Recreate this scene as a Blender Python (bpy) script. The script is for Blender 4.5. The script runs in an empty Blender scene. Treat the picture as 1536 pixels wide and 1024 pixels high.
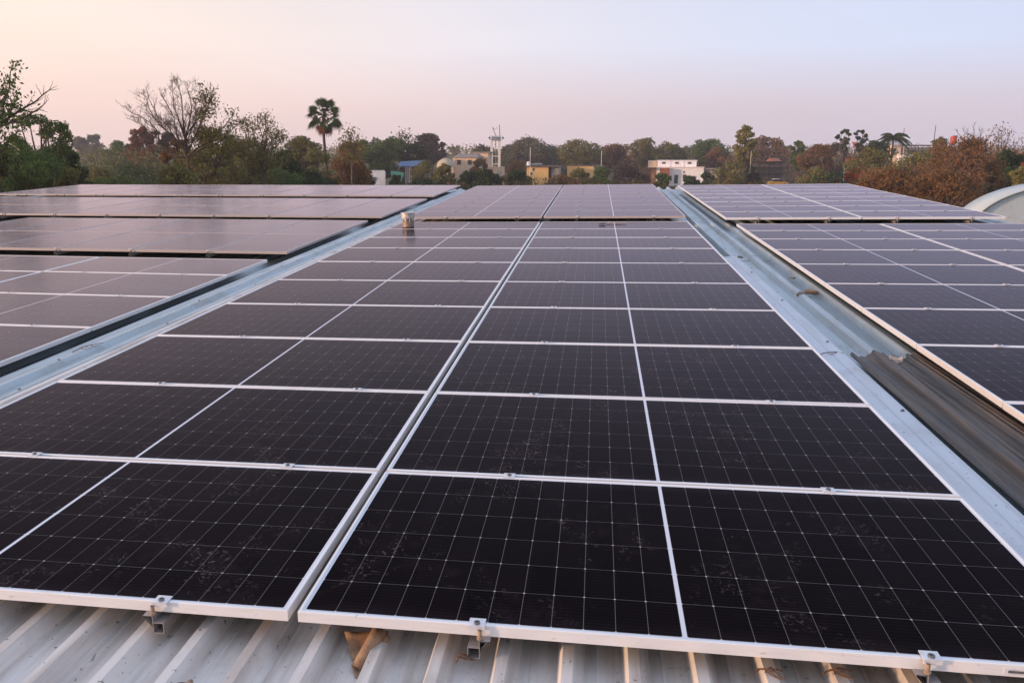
import bpy, bmesh, math, random
import numpy as np
from mathutils import Matrix, Vector
R_ = math.radians
SC = bpy.context.scene
COL = SC.collection
# ------------------------------------------------------------------ camera
F_PX, PPX, PPY, W_PX = 1268.5, 687.5, 513.65, 1536.0
CAM = np.array([0.8692, -2.1768, 1.3887])
HORIZON = 228.0

def rot(yaw, pitch, roll):
    cy, sy, cp, sp = math.cos(yaw), math.sin(yaw), math.cos(pitch), math.sin(pitch)
    f = np.array([sy*cp, cy*cp, sp]); r = np.array([cy, -sy, 0.0]); u = np.cross(r, f)
    cr, sr = math.cos(roll), math.sin(roll)
    return np.array([r*cr+u*sr, u*cr-r*sr, f])

YAW = -0.164264
RW = rot(YAW, -math.atan((PPY-HORIZON)/F_PX), 0.0)          # camera in the level world
RP = rot(YAW, -0.240973, -0.019336)                         # the same camera against the roof plane
Q = RW.T @ RP
T = Matrix.Translation(Vector(CAM)) @ Matrix(Q.tolist()).to_4x4() @ Matrix.Translation(-Vector(CAM))   # roof frame (slight pitch) -> world

cam_d = bpy.data.cameras.new("camera")
cam = bpy.data.objects.new("camera", cam_d); COL.objects.link(cam)
cam.matrix_world = Matrix.Translation(Vector(CAM)) @ Matrix(np.array([RW[0], RW[1], -RW[2]]).T.tolist()).to_4x4()
cam_d.sensor_fit = 'HORIZONTAL'; cam_d.sensor_width = 36.0
cam_d.lens = 36.0*F_PX/W_PX
cam_d.shift_x = (768-PPX)/W_PX; cam_d.shift_y = (PPY-512)/W_PX
cam_d.clip_start = 0.05; cam_d.clip_end = 6000
SC.camera = cam

# ------------------------------------------------------------------ light
SUN_AZ, SUN_EL = R_(-114), R_(6.5)            # azimuth from +Y, clockwise
SUN = Vector((math.sin(SUN_AZ)*math.cos(SUN_EL), math.cos(SUN_AZ)*math.cos(SUN_EL), math.sin(SUN_EL)))
sd = bpy.data.lights.new("sun", 'SUN'); sd.energy = 3.6; sd.angle = R_(5); sd.color = (1.0, 0.62, 0.38)
so = bpy.data.objects.new("sun", sd); COL.objects.link(so)
so.rotation_euler = SUN.to_track_quat('Z', 'Y').to_euler()

world = bpy.data.worlds.new("World"); SC.world = world; world.use_nodes = True
wn = world.node_tree; wn.nodes.clear()
def wnode(t, **k):
    n = wn.nodes.new(t)
    for a, b in k.items(): setattr(n, a, b)
    return n
w_out = wnode('ShaderNodeOutputWorld'); w_bg = wnode('ShaderNodeBackground'); w_bg.inputs['Strength'].default_value = 0.1
sky = wnode('ShaderNodeTexSky', sky_type='NISHITA', sun_disc=False)
sky.sun_elevation = SUN_EL; sky.sun_rotation = SUN_AZ; sky.air_density = 1.5; sky.dust_density = 3.0
tc = wnode('ShaderNodeTexCoord'); sep = wnode('ShaderNodeSeparateXYZ')
wn.links.new(tc.outputs['Generated'], sep.inputs[0])
def ramp(stops):
    r = wnode('ShaderNodeValToRGB'); e = r.color_ramp.elements
    while len(e) < len(stops): e.new(0.5)
    for i, (p, c) in enumerate(stops):
        e[i].position = p; e[i].color = (*c, 1)
    wn.links.new(sep.outputs['Z'], r.inputs[0]); return r
r_cool = ramp([(0.0, (.60, .53, .62)), (.05, (.62, .555, .645)), (.11, (.61, .68, .87)), (.20, (.55, .62, .82)), (.45, (.52, .59, .76)), (1.0, (.58, .70, .96))])
r_warm = ramp([(0.0, (.84, .62, .58)), (.05, (.93, .69, .61)), (.13, (.98, .80, .69)), (.25, (.86, .78, .78)), (.5, (.62, .65, .78)), (1.0, (.58, .70, .96))])
dot = wnode('ShaderNodeVectorMath', operation='DOT_PRODUCT'); dot.inputs[1].default_value = (math.sin(SUN_AZ), math.cos(SUN_AZ), 0)
wn.links.new(tc.outputs['Generated'], dot.inputs[0])
mr = wnode('ShaderNodeMapRange', interpolation_type='SMOOTHSTEP'); mr.inputs[1].default_value = -0.78; mr.inputs[2].default_value = 0.34
wn.links.new(dot.outputs['Value'], mr.inputs[0])
mx = wnode('ShaderNodeMix', data_type='RGBA')
wn.links.new(mr.outputs[0], mx.inputs['Factor']); wn.links.new(r_cool.outputs[0], mx.inputs['A']); wn.links.new(r_warm.outputs[0], mx.inputs['B'])
sc10 = wnode('ShaderNodeVectorMath', operation='SCALE'); sc10.inputs['Scale'].default_value = 10.0
wn.links.new(mx.outputs['Result'], sc10.inputs[0])
mx2 = wnode('ShaderNodeMix', data_type='RGBA'); mx2.inputs['Factor'].default_value = 0.06
wn.links.new(sc10.outputs[0], mx2.inputs['A']); wn.links.new(sky.outputs[0], mx2.inputs['B'])
mp_ = wnode('ShaderNodeMapping'); mp_.inputs['Scale'].default_value = (1.6, 1.6, 9.0); wn.links.new(tc.outputs['Generated'], mp_.inputs['Vector'])
cn_ = wnode('ShaderNodeTexNoise'); cn_.inputs['Scale'].default_value = 1.3; cn_.inputs['Detail'].default_value = 5; wn.links.new(mp_.outputs[0], cn_.inputs['Vector'])
cr_ = wnode('ShaderNodeMapRange'); cr_.inputs[1].default_value = .3; cr_.inputs[2].default_value = .7; cr_.inputs[3].default_value = .965; cr_.inputs[4].default_value = 1.03; wn.links.new(cn_.outputs['Fac'], cr_.inputs[0])
cs_ = wnode('ShaderNodeVectorMath', operation='SCALE'); wn.links.new(mx2.outputs['Result'], cs_.inputs[0]); wn.links.new(cr_.outputs[0], cs_.inputs['Scale'])   # thin uneven haze in the sky
wn.links.new(cs_.outputs[0], w_bg.inputs['Color']); wn.links.new(w_bg.outputs[0], w_out.inputs[0])

SC.view_settings.view_transform = 'Standard'; SC.view_settings.look = 'None'
SC.view_settings.exposure = 0.27; SC.view_settings.gamma = 1.0
SC.render.engine = 'CYCLES'
SC.cycles.max_bounces = 6; SC.cycles.transparent_max_bounces = 8
SC.render.resolution_x, SC.render.resolution_y = 1024, 682

# ------------------------------------------------------------------ materials
class NT:
    """small helper that writes node expressions"""
    def __init__(s, name):
        s.m = bpy.data.materials.new(name); s.m.use_nodes = True
        s.t = s.m.node_tree; s.t.nodes.clear()
        s.out = s.n('ShaderNodeOutputMaterial')
    def n(s, t, **k):
        x = s.t.nodes.new(t)
        for a, b in k.items(): setattr(x, a, b)
        return x
    def put(s, sock, v):
        if isinstance(v, bpy.types.NodeSocket): s.t.links.new(v, sock)
        elif isinstance(v, (tuple, list)) and sock.type == 'RGBA': sock.default_value = (*v[:3], 1)
        else: sock.default_value = v
    def M(s, op, *a):
        x = s.n('ShaderNodeMath', operation=op)
        for i, v in enumerate(a): s.put(x.inputs[i], v)
        return x.outputs[0]
    def mix(s, f, a, b):
        x = s.n('ShaderNodeMix', data_type='RGBA')
        s.put(x.inputs['Factor'], f); s.put(x.inputs['A'], a); s.put(x.inputs['B'], b)
        return x.outputs['Result']
    def noise(s, vec, scale, detail=4, rough=.55, dist=0.0):
        x = s.n('ShaderNodeTexNoise'); s.put(x.inputs['Vector'], vec)
        x.inputs['Scale'].default_value = scale; x.inputs['Detail'].default_value = detail
        x.inputs['Roughness'].default_value = rough; x.inputs['Distortion'].default_value = dist
        return x.outputs['Fac']
    def step(s, v, lo, hi):
        x = s.n('ShaderNodeMapRange', interpolation_type='SMOOTHSTEP'); s.put(x.inputs[0], v)
        x.inputs[1].default_value = lo; x.inputs[2].default_value = hi
        return x.outputs[0]
    def scale(s, vec, sc):
        x = s.n('ShaderNodeMapping'); s.put(x.inputs['Vector'], vec); x.inputs['Scale'].default_value = sc
        return x.outputs[0]
    def obj(s): return s.n('ShaderNodeTexCoord').outputs['Object']
    def pos(s): return s.n('ShaderNodeNewGeometry').outputs['Position']
    def bsdf(s, color, rough=.6, metal=0.0, spec=.5, normal=None, **k):
        p = s.n('ShaderNodeBsdfPrincipled')
        s.put(p.inputs['Base Color'], color); s.put(p.inputs['Roughness'], rough); s.put(p.inputs['Metallic'], metal)
        p.inputs['Specular IOR Level'].default_value = spec
        if normal is not None: s.put(p.inputs['Normal'], normal)
        return p.outputs[0]
    def bump(s, h, strength=.3, dist=.01):
        b = s.n('ShaderNodeBump'); s.put(b.inputs['Height'], h)
        b.inputs['Strength'].default_value = strength; b.inputs['Distance'].default_value = dist
        return b.outputs[0]
    def done(s, sh): s.t.links.new(sh, s.out.inputs[0]); return s.m

def mat_plain(name, c, c2=None, rough=.7, metal=0.0, scale=6.0, spec=.4, bump=0.0):
    k = NT(name); v = k.obj()
    c2 = c2 or tuple(x*.75 for x in c)
    n = k.noise(v, scale, 5); nb = k.bump(k.noise(v, scale*5, 3), bump) if bump else None
    return k.done(k.bsdf(k.mix(k.step(n, .35, .68), c, c2), rough, metal, spec, nb))

def mat_module(name, dust, dustcol, p_exp, ln=1.0, md=1.0):
    k = NT(name); o = k.obj(); P = k.pos()
    s = k.n('ShaderNodeSeparateXYZ'); k.put(s.inputs[0], o)
    x, y = s.outputs[0], s.outputs[1]
    ax, ay = k.M('ABSOLUTE', x), k.M('ABSOLUTE', y)
    def line_d(v, pitch):
        q = k.M('DIVIDE', v, pitch)
        fr = k.M('FRACT', k.M('ADD', q, 0.5))
        return k.M('MULTIPLY', k.M('ABSOLUTE', k.M('SUBTRACT', fr, 0.5)), pitch)
    dx = line_d(k.M('SUBTRACT', ax, .007), .0927)
    dy = line_d(k.M('ADD', y, .546), .182)
    lx = k.M('LESS_THAN', dx, .0008); ly = k.M('LESS_THAN', dy, .0009)
    dia = k.M('LESS_THAN', k.M('ADD', dx, dy), .0044)
    mid = k.M('LESS_THAN', ax, .0065)
    mar = k.M('MAXIMUM', k.M('GREATER_THAN', ax, 1.1194), k.M('GREATER_THAN', ay, .5475))
    bus = k.M('LESS_THAN', line_d(y, .0182), .0007)
    # tone of each cell
    cid = k.n('ShaderNodeCombineXYZ')
    k.put(cid.inputs[0], k.M('FLOOR', k.M('DIVIDE', k.M('SUBTRACT', x, .007), .0927)))
    k.put(cid.inputs[1], k.M('FLOOR', k.M('DIVIDE', k.M('ADD', y, .546), .182)))
    oi = k.n('ShaderNodeObjectInfo'); k.put(cid.inputs[2], k.M('MULTIPLY', oi.outputs['Random'], 37.0))
    wnz = k.n('ShaderNodeTexWhiteNoise'); k.put(wnz.inputs[0], cid.outputs[0])
    cell = k.mix(wnz.outputs['Value'], (.0028, .0019, .0029), (.0050, .0036, .0050))
    cell = k.mix(k.M('MULTIPLY', bus, .55), cell, (.026, .019, .023))
    cell = k.mix(k.M('MULTIPLY', ly, .24*ln), cell, (.45, .43, .44))
    cell = k.mix(k.M('MULTIPLY', lx, .26*ln), cell, (.5, .48, .48))
    cell = k.mix(k.M('MULTIPLY', dia, .85*ln), cell, (.50, .48, .48))
    cell = k.mix(k.M('MAXIMUM', k.M('MULTIPLY', mid, md), mar), cell, (.66, .68, .74))
    # leaf-shaped dirt marks, in patches
    patch = k.step(k.noise(P, 2.3, 3), .44, .66)
    patch2 = k.step(k.noise(P, 11.0, 2), .46, .60)
    curl = k.M('LESS_THAN', k.M('ABSOLUTE', k.M('SUBTRACT', k.noise(k.scale(P, (1, .8, 1)), 24, 1, .4, 1.2), .5)), .035)
    brk = k.M('GREATER_THAN', k.noise(P, 60, 1), .50)
    curl = k.M('MULTIPLY', k.M('MULTIPLY', curl, brk), k.M('MULTIPLY', patch, patch2))
    cell = k.mix(k.M('MULTIPLY', curl, .17), cell, (.38, .29, .26))
    smear = k.M('MULTIPLY', k.M('MULTIPLY', patch, k.step(k.noise(P, 14, 4), .45, .75)), .03)
    cell = k.mix(smear, cell, (.30, .21, .18))
    # dust film: thicker the flatter one looks across it
    lw = k.n('ShaderNodeLayerWeight'); lw.inputs['Blend'].default_value = .5
    fac = lw.outputs['Facing']
    cosv = k.M('MAXIMUM', k.M('SUBTRACT', 1.0, fac), .02)
    tau = k.M('MULTIPLY', k.M('ADD', .6, k.M('MULTIPLY', k.noise(P, 1.1, 4), .8)), dust)
    tau = k.M('MULTIPLY', tau, k.M('ADD', .75, k.M('MULTIPLY', oi.outputs['Random'], .5)))
    edge = k.M('MULTIPLY', k.step(ay, .47, .552), k.noise(k.scale(P, (1, .3, 1)), 7, 4))      # grime that collects along the long frame edges
    tau = k.M('ADD', tau, k.M('MULTIPLY', edge, .016))
    dustf = k.M('SUBTRACT', 1.0, k.M('EXPONENT', k.M('MULTIPLY', k.M('DIVIDE', tau, cosv), -1.0)))
    base = k.mix(dustf, cell, dustcol)
    dif = k.n('ShaderNodeBsdfDiffuse'); k.put(dif.inputs[0], base)
    gl = k.n('ShaderNodeBsdfGlossy'); k.put(gl.inputs[0], (.97, .87, .97))
    k.put(gl.inputs['Roughness'], k.M('ADD', .10, k.M('MULTIPLY', k.noise(P, 3.0, 3), .14)))
    f = k.M('ADD', k.M('MULTIPLY', k.M('POWER', fac, p_exp), .80), .0010)
    ms = k.n('ShaderNodeMixShader'); k.put(ms.inputs[0], f)
    k.t.links.new(dif.outputs[0], ms.inputs[1]); k.t.links.new(gl.outputs[0], ms.inputs[2])
    return k.done(ms.outputs[0])

def mat_metal_sheet(name, c, grime, gamt, rough=.38, metal=.25):
    k = NT(name); v = k.obj()
    st = k.noise(k.scale(v, (7, .6, 7)), 2.0, 5)           # streaks that run with the ribs
    sp = k.noise(v, 3.0, 6, .6)
    spk = k.M('MAXIMUM', k.step(k.noise(v, 55, 2), .69, .74), k.M('MULTIPLY', k.step(k.noise(k.scale(v, (1, .5, 1)), 21, 4, .6, .5), .64, .72), .8))
    col = k.mix(k.M('MULTIPLY', k.step(st, .40, .66), gamt), c, grime)
    col = k.mix(k.M('MULTIPLY', k.step(sp, .5, .75), gamt), col, tuple(g*.8 for g in grime))
    col = k.mix(k.M('MULTIPLY', spk, .7), col, (.07, .055, .045))
    rg = k.M('ADD', rough, k.M('MULTIPLY', sp, .25))
    return k.done(k.bsdf(col, rg, metal, .5, k.bump(k.noise(v, 9, 3), .06)))

def mat_alu(name, c=(.78, .77, .78), rough=.38, metal=.35):
    k = NT(name); v = k.obj()
    n = k.noise(k.scale(v, (1, 1, 14)), 7, 4); d = k.noise(v, 31, 3)
    col = k.mix(k.M('MULTIPLY', k.step(n, .45, .75), .22), c, (.52, .47, .44))
    col = k.mix(k.M('MULTIPLY', k.step(d, .66, .74), .35), col, (.30, .25, .22))
    return k.done(k.bsdf(col, rough, metal, .5))

def mat_leaf(name, a, b, c=None, trans=.25):
    k = NT(name); g = k.n('ShaderNodeNewGeometry')
    oi = k.n('ShaderNodeObjectInfo')
    rnd = g.outputs['Random Per Island']
    big = k.noise(k.obj(), .55, 3)
    col = k.mix(rnd, a, b)
    col = k.mix(k.M('MULTIPLY', k.step(big, .45, .65), .65), col, c or b)
    d = k.n('ShaderNodeBsdfDiffuse'); k.put(d.inputs[0], col)
    t = k.n('ShaderNodeBsdfTranslucent'); k.put(t.inputs[0], col)
    ms = k.n('ShaderNodeMixShader'); ms.inputs[0].default_value = trans
    k.t.links.new(d.outputs[0], ms.inputs[1]); k.t.links.new(t.outputs[0], ms.inputs[2])
    return k.done(ms.outputs[0])

MT = dict(
    module=mat_module('solar_module', .0036, (.34, .27, .29), 8.5),
    module_dusty=mat_module('dusty_solar_module', .050, (.34, .285, .285), 7.2),
    module_upright=mat_module('dusty_upright_module', .050, (.34, .285, .285), 7.2, .30, .22),
    alu=mat_alu('anodised_frame', (.80, .80, .81)),
    alu_dusty=mat_alu('dusty_frame', (.42, .37, .36), .5, .2),
    alu_dark=mat_alu('rail_aluminium', (.30, .29, .29), .45, .4),
    backsheet=mat_plain('backsheet', (.05, .05, .055), rough=.6),
    clamp=mat_plain('clamp_metal', (.76, .77, .80), (.62, .62, .66), .35, .4, 40),
    bolt=mat_plain('bolt_steel', (.20, .20, .21), rough=.4, metal=.7, scale=80),
    rust=mat_plain('rusty_bolt', (.34, .24, .17), rough=.8, scale=60),
    roof=mat_metal_sheet('white_roof_sheet', (.67, .64, .61), (.36, .30, .26), .6, .45, .1),
    roof_sky_tint=mat_metal_sheet('sky_tinted_grey_roof_sheet', (.42, .50, .55), (.30, .31, .30), .5, .32, .25),  # blue reflected from the sky is put into the grey sheet's base colour
    roof_ledge=mat_metal_sheet('pale_flashing', (.60, .64, .70), (.45, .42, .40), .35, .42, .2),
    old_sheet=mat_metal_sheet('old_tar_sheet', (.062, .058, .060), (.135, .098, .074), .75, .42, 0.0),
    wall=mat_plain('warehouse_wall', (.40, .40, .39), rough=.8),
    leaf_dry=mat_plain('dry_leaf', (.36, .23, .14), (.22, .12, .07), .75, scale=25, bump=.2),
    debris=mat_plain('brown_debris', (.30, .21, .16), (.12, .09, .08), .8, scale=60),
    beige=mat_plain('beige_debris', (.52, .44, .38), (.30, .25, .22), .8, scale=60),
    twig=mat_plain('twig', (.16, .08, .045), rough=.85, scale=60),
    bark=mat_plain('bark', (.095, .066, .054), (.060, .043, .037), .9, scale=3),
    bark_pale=mat_plain('pale_bark', (.16, .12, .10), (.09, .07, .06), .9, scale=3),
)

# ------------------------------------------------------------------ mesh helpers
class MB:
    def __init__(s): s.v = []; s.f = []
    def add(s, vs, fs):
        o = len(s.v); s.v += [tuple(p) for p in vs]; s.f += [tuple(i+o for i in f) for f in fs]; return s
    def box(s, x0, x1, y0, y1, z0, z1):
        return s.add([(x, y, z) for z in (z0, z1) for y in (y0, y1) for x in (x0, x1)],
                     [(0, 2, 3, 1), (4, 5, 7, 6), (0, 1, 5, 4), (2, 6, 7, 3), (0, 4, 6, 2), (1, 3, 7, 5)])
    def tube(s, pts, rad, n=6, cap=True):
        pts = [Vector(p) for p in pts]; rings = []
        if not hasattr(rad, '__len__'): rad = [rad]*len(pts)
        a = Vector((.3, .2, 1)) if abs((pts[-1]-pts[0]).normalized().z) < .8 else Vector((1, .1, 0))
        vs = []
        for i, p in enumerate(pts):
            d = (pts[min(i+1, len(pts)-1)]-pts[max(i-1, 0)]).normalized()
            u = d.cross(a).normalized(); w = d.cross(u)
            for j in range(n):
                t = 2*math.pi*j/n
                vs.append(p+(u*math.cos(t)+w*math.sin(t))*rad[i])
        fs = [(i*n+j, i*n+(j+1) % n, (i+1)*n+(j+1) % n, (i+1)*n+j) for i in range(len(pts)-1) for j in range(n)]
        if cap: fs += [tuple(range(n))[::-1], tuple((len(pts)-1)*n+j for j in range(n))]
        return s.add(vs, fs)
    def lathe(s, prof, n=20, c=(0, 0, 0)):
        vs = [(c[0]+r*math.cos(2*math.pi*j/n), c[1]+r*math.sin(2*math.pi*j/n), c[2]+z) for r, z in prof for j in range(n)]
        fs = [(i*n+j, i*n+(j+1) % n, (i+1)*n+(j+1) % n, (i+1)*n+j) for i in range(len(prof)-1) for j in range(n)]
        return s.add(vs, fs)
    def extrude_profile(s, prof, y0, y1, seg=1, wob=0.0, rnd=None):
        """open (x,z) profile swept along y"""
        n = len(prof); vs = []
        for k in range(seg+1):
            y = y0+(y1-y0)*k/seg
            for (x, z) in prof: vs.append((x, y, z+(rnd.uniform(-wob, wob) if rnd else 0)))
        fs = [(k*n+i, k*n+i+1, (k+1)*n+i+1, (k+1)*n+i) for k in range(seg) for i in range(n-1)]
        return s.add(vs, fs)
    def build(s, name, mat, parent=None, smooth=False):
        me = bpy.data.meshes.new(name); me.from_pydata(s.v, [], s.f); me.update()
        if smooth: me.polygons.foreach_set('use_smooth', [True]*len(me.polygons))
        return link(name, me, mat, parent)

def link(name, me, mat, parent=None):
    o = bpy.data.objects.new(name, me); COL.objects.link(o)
    if mat is not None: me.materials.append(mat)
    if parent is not None: o.parent = parent
    return o
def tag(o, label, cat, group=None, kind=None):
    o['label'] = label; o['category'] = cat
    if group: o['group'] = group
    if kind: o['kind'] = kind
    return o
def empty(name, M=None):
    o = bpy.data.objects.new(name, None); COL.objects.link(o); o.empty_display_size = .3
    if M is not None: o.matrix_world = M
    return o
def np_mesh(name, verts, quads):
    me = bpy.data.meshes.new(name); nv, nf = len(verts), len(quads)
    me.vertices.add(nv); me.vertices.foreach_set('co', np.asarray(verts, np.float32).ravel())
    me.loops.add(nf*4); me.loops.foreach_set('vertex_index', np.asarray(quads, np.int32).ravel())
    me.polygons.add(nf); me.polygons.foreach_set('loop_start', np.arange(0, nf*4, 4, dtype=np.int32))
    me.update(calc_edges=True); me.validate(); return me
ORD = ['nearest', 'second', 'third', 'fourth', 'fifth', 'sixth', 'seventh', 'eighth', 'ninth', 'tenth', 'eleventh', 'twelfth']
Tr = Matrix.Translation

# ------------------------------------------------------------------ ground
def at(px, py, D):
    """point on the ray of a pixel, D metres out along the level view axis"""
    d = RW.T @ np.array([(px-PPX)/F_PX, -(py-PPY)/F_PX, 1.0])
    fh = np.array([math.sin(YAW), math.cos(YAW), 0])
    return Vector(CAM + d*(D/float(d@fh)))
GZ = float(CAM[2])-8.0
k = NT('ground_soil'); P_ = k.pos()
g1 = k.noise(P_, .05, 6); g2 = k.noise(P_, .9, 5)
gcol = k.mix(k.step(g1, .42, .6), (.085, .065, .042), (.045, .055, .025))
gcol = k.mix(k.M('MULTIPLY', k.step(g2, .4, .7), .5), gcol, (.12, .085, .055))
MT['ground'] = k.done(k.bsdf(gcol, .95, 0, .1))
g = MB()
g.add([(-2500, -300, GZ), (2500, -300, GZ), (2500, 3500, GZ), (-2500, 3500, GZ)], [(0, 1, 2, 3)])
go = g.build('ground', MT['ground']); go['kind'] = 'structure'; go['label'] = 'dry earth and scrub ground'

# ------------------------------------------------------------------ warehouse with its metal roof
wh = empty('warehouse', T.copy())
tag(wh, 'large warehouse under the solar panels with pale ribbed metal roof sheets', 'building')
Y0, Y1 = -3.6, 21.7
prof = []
x = -2.40
RP_ = 0.189; off = -0.51                                # rib pitch; a rib crest just left of x = off
i0 = int(math.floor((-2.55-off)/RP_))
for i in range(i0, 16):
    c = off+i*RP_
    if c < -2.6 or c > 2.26: continue
    prof += [(c-.036, -.138), (c-.018, -.096), (c+.014, -.096), (c+.046, -.138), (c+.075, -.1375), (c+.082, -.1345), (c+.089, -.1375)]
prof = [(-2.62, -.138)]+prof+[(2.33, -.138)]
rm = MB(); rm.extrude_profile(prof, Y0, Y1, 1); rm.build('roof', MT['roof'], wh)
# right-hand strip: flat flashing and grey wide-rib sheet tinted with the sky's blue
led = [(2.30, -.112), (2.455, -.106), (2.462, -.100), (2.505, -.090), (2.548, -.106), (2.556, -.150)]
lm = MB(); lm.extrude_profile(led, Y0, 8.4, 1); lm.build('flashing', MT['roof_ledge'], wh)
def wave(x0, n, pitch, zlo, zhi):
    out = []
    for i in range(n):
        for u, h in ((0, 0), (.26, 0), (.36, .08), (.45, .88), (.50, 1), (.66, 1), (.71, .88), (.80, .08), (.90, 0)):
            out.append((x0+(i+u)*pitch, zlo+(zhi-zlo)*h))
    return out
rb = MB(); rb.extrude_profile([(2.30, -.150)]+wave(2.36, 20, .245, -.162, -.096), Y0, Y1, 1)
rb.build('roof', MT['roof_sky_tint'], wh)
# overlap lines of the sheets across the strip
for yy in (8.4, 13.0, 18.3):
    lp = MB(); pr = [(x, z+.004) for x, z in wave(2.36, 3, .245, -.162, -.096)]
    lp.extrude_profile(pr, yy, yy+2.6 if yy > 8.5 else yy+2.4, 1); lp.build('sheet_lap', MT['roof_sky_tint'], wh)
# left-hand strip and the lower roof of the next bay
lf = [(-2.62, -.151), (-2.65, -.135), (-2.675, -.112), (-2.70, -.112), (-2.735, -.147), (-2.84, -.150), (-2.87, -.112), (-2.90, -.112), (-2.93, -.152),
      (-3.10, -.156), (-3.125, -.16), (-3.15, -.27), (-3.30, -.28)]
ls = MB(); ls.extrude_profile(lf[::-1], Y0, Y1, 1); ls.build('roof', MT['roof_sky_tint'], wh)
LROLL = Matrix.Translation((-3.2, 0, 0)) @ Matrix.Rotation(0.0113, 4, 'Y') @ Matrix.Translation((3.2, 0, 0))
pl = []
for i in range(64):
    c = -15.40+i*.194
    pl += [(c-.046, -.300), (c-.020, -.262), (c+.014, -.262), (c+.046, -.300)]
pl = [p for p in pl if p[0] < -3.26]+[(-3.22, -.30)]
lr = MB(); lr.extrude_profile(pl, Y0, 24.5, 1)
lr.v = [tuple(LROLL @ Vector(p)) for p in lr.v]
lr.build('roof', MT['roof_sky_tint'], wh)
wl = MB(); zb = -8.6
wl.box(-15.40, 7.3, Y1-.05, Y1+.12, zb, -.2); wl.box(7.1, 7.26, Y0, Y1-.06, zb, -.2)
wl.box(-15.53, -15.40, Y0, 24.5, zb, -.05); wl.box(-15.40, -3.3, 24.45, 24.6, zb, -.33); wl.box(-15.53, 7.3, Y0-.15, Y0, zb, -.34)
wl.build('wall', MT['wall'], wh)

SCREW = None
for (x, y, z) in [(2.505, .9+1.55*i, -.0895) for i in range(5)]+[(2.498, 9.0+2.1*i, -.094) for i in range(6)]+[(-2.688, 2.4+1.9*i, -.112) for i in range(6)]+[(-2.885, 3.1+2.2*i, -.112) for i in range(6)]:
    if SCREW is None:
        m = MB(); m.lathe([(.0115, .0), (.0115, .002), (.0065, .0022), (.0065, .0075), (.0005, .008)], 8); SCREW = m.build('roof_screw', MT['bolt'], wh)
        sc_ = SCREW
    else:
        sc_ = SCREW.copy(); COL.objects.link(sc_); sc_.parent = wh
    sc_.location = (x, y, z)

# ------------------------------------------------------------------ solar panels
PL, PW, FH = 2.278, 1.134, .035
def panel_proto(mod_mat, liy=.0100, alu='alu'):
    hx, hy, lip = PL/2, PW/2, .0100; K = liy/lip
    fr = MB()
    o = [(-hx, -hy), (hx, -hy), (hx, hy), (-hx, hy)]
    def ring(d, z): return [(math.copysign(hx-d, a), math.copysign(hy-d*(K if d >= lip and d < .02 else 1), b), z) for a, b in o]
    rings = [ring(.030, 0), ring(0, 0), ring(0, FH-.0015), ring(.0015, FH), ring(lip, FH), ring(lip+.001, FH-.004)]
    vs = [p for r in rings for p in r]
    fs = [(i*4+j, i*4+(j+1) % 4, (i+1)*4+(j+1) % 4, (i+1)*4+j) for i in range(len(rings)-1) for j in range(4)]
    fr.add(vs, fs)
    root = empty('solar_panel')
    fr.build('frame', MT[alu], root)
    z = FH-.0025; d = lip-.002
    mb = MB(); a, b = hx-lip+.0005, hy-liy+.0005
    mb.add([(-a, -b, z), (a, -b, z), (a, b, z), (-a, b, z), (-a, -b, z-.006), (a, -b, z-.006), (a, b, z-.006), (-a, b, z-.006)],
           [(0, 1, 2, 3), (4, 7, 6, 5)])
    mb.build('module', mod_mat, root)
    return root
def copy_tree(o):
    c = o.copy(); COL.objects.link(c)
    for ch in list(o.children):
        d = ch.copy(); COL.objects.link(d); d.parent = c; d.matrix_parent_inverse = Matrix()
        for g_ in list(ch.children):
            e = g_.copy(); COL.objects.link(e); e.parent = d; e.matrix_parent_inverse = Matrix()
    return c
PROTO = {}
prng = random.Random(11)
def panel(kind, x0, x1, y0, y1, ztop, label, group, portrait=False, pre=None, cat='solar panel'):
    key = kind
    if key not in PROTO: root = PROTO[key] = panel_proto(*{'module': (MT['module'],), 'module_thin': (MT['module'], .0060), 'module_far': (MT['module'], .0035, 'alu_dusty'), 'module_right': (MT['module'], .0035), 'module_dusty': (MT['module_dusty'], .0075), 'module_upright': (MT['module_upright'], .0035, 'alu_dusty')}[kind])
    else: root = copy_tree(PROTO[key])
    w, h = x1-x0, y1-y0
    # fractions of a degree of settling between neighbouring panels
    tilt = Matrix.Rotation(R_(prng.uniform(-.10, .10)), 4, 'X') @ Matrix.Rotation(R_(prng.uniform(-.07, .07)), 4, 'Y')
    if portrait: S = Matrix.Rotation(R_(90), 4, 'Z') @ Matrix.Diagonal((h/PL, w/PW, 1, 1))
    else: S = Matrix.Diagonal((w/PL, h/PW, 1, 1))
    root.matrix_world = T @ (pre or Matrix()) @ Tr(((x0+x1)/2, (y0+y1)/2, ztop-FH)) @ tilt @ S
    tag(root, label, cat, group)
    return root
CUM = [0, 1.109, 2.248, 3.441, 4.657, 5.89, 7.142, 8.344, 9.473, 10.517, 11.539]
GA = 'solar panels of the middle array'
MIDX = [(-2.310, -.032, 'left'), (0.0, 2.278, 'right')]
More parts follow.
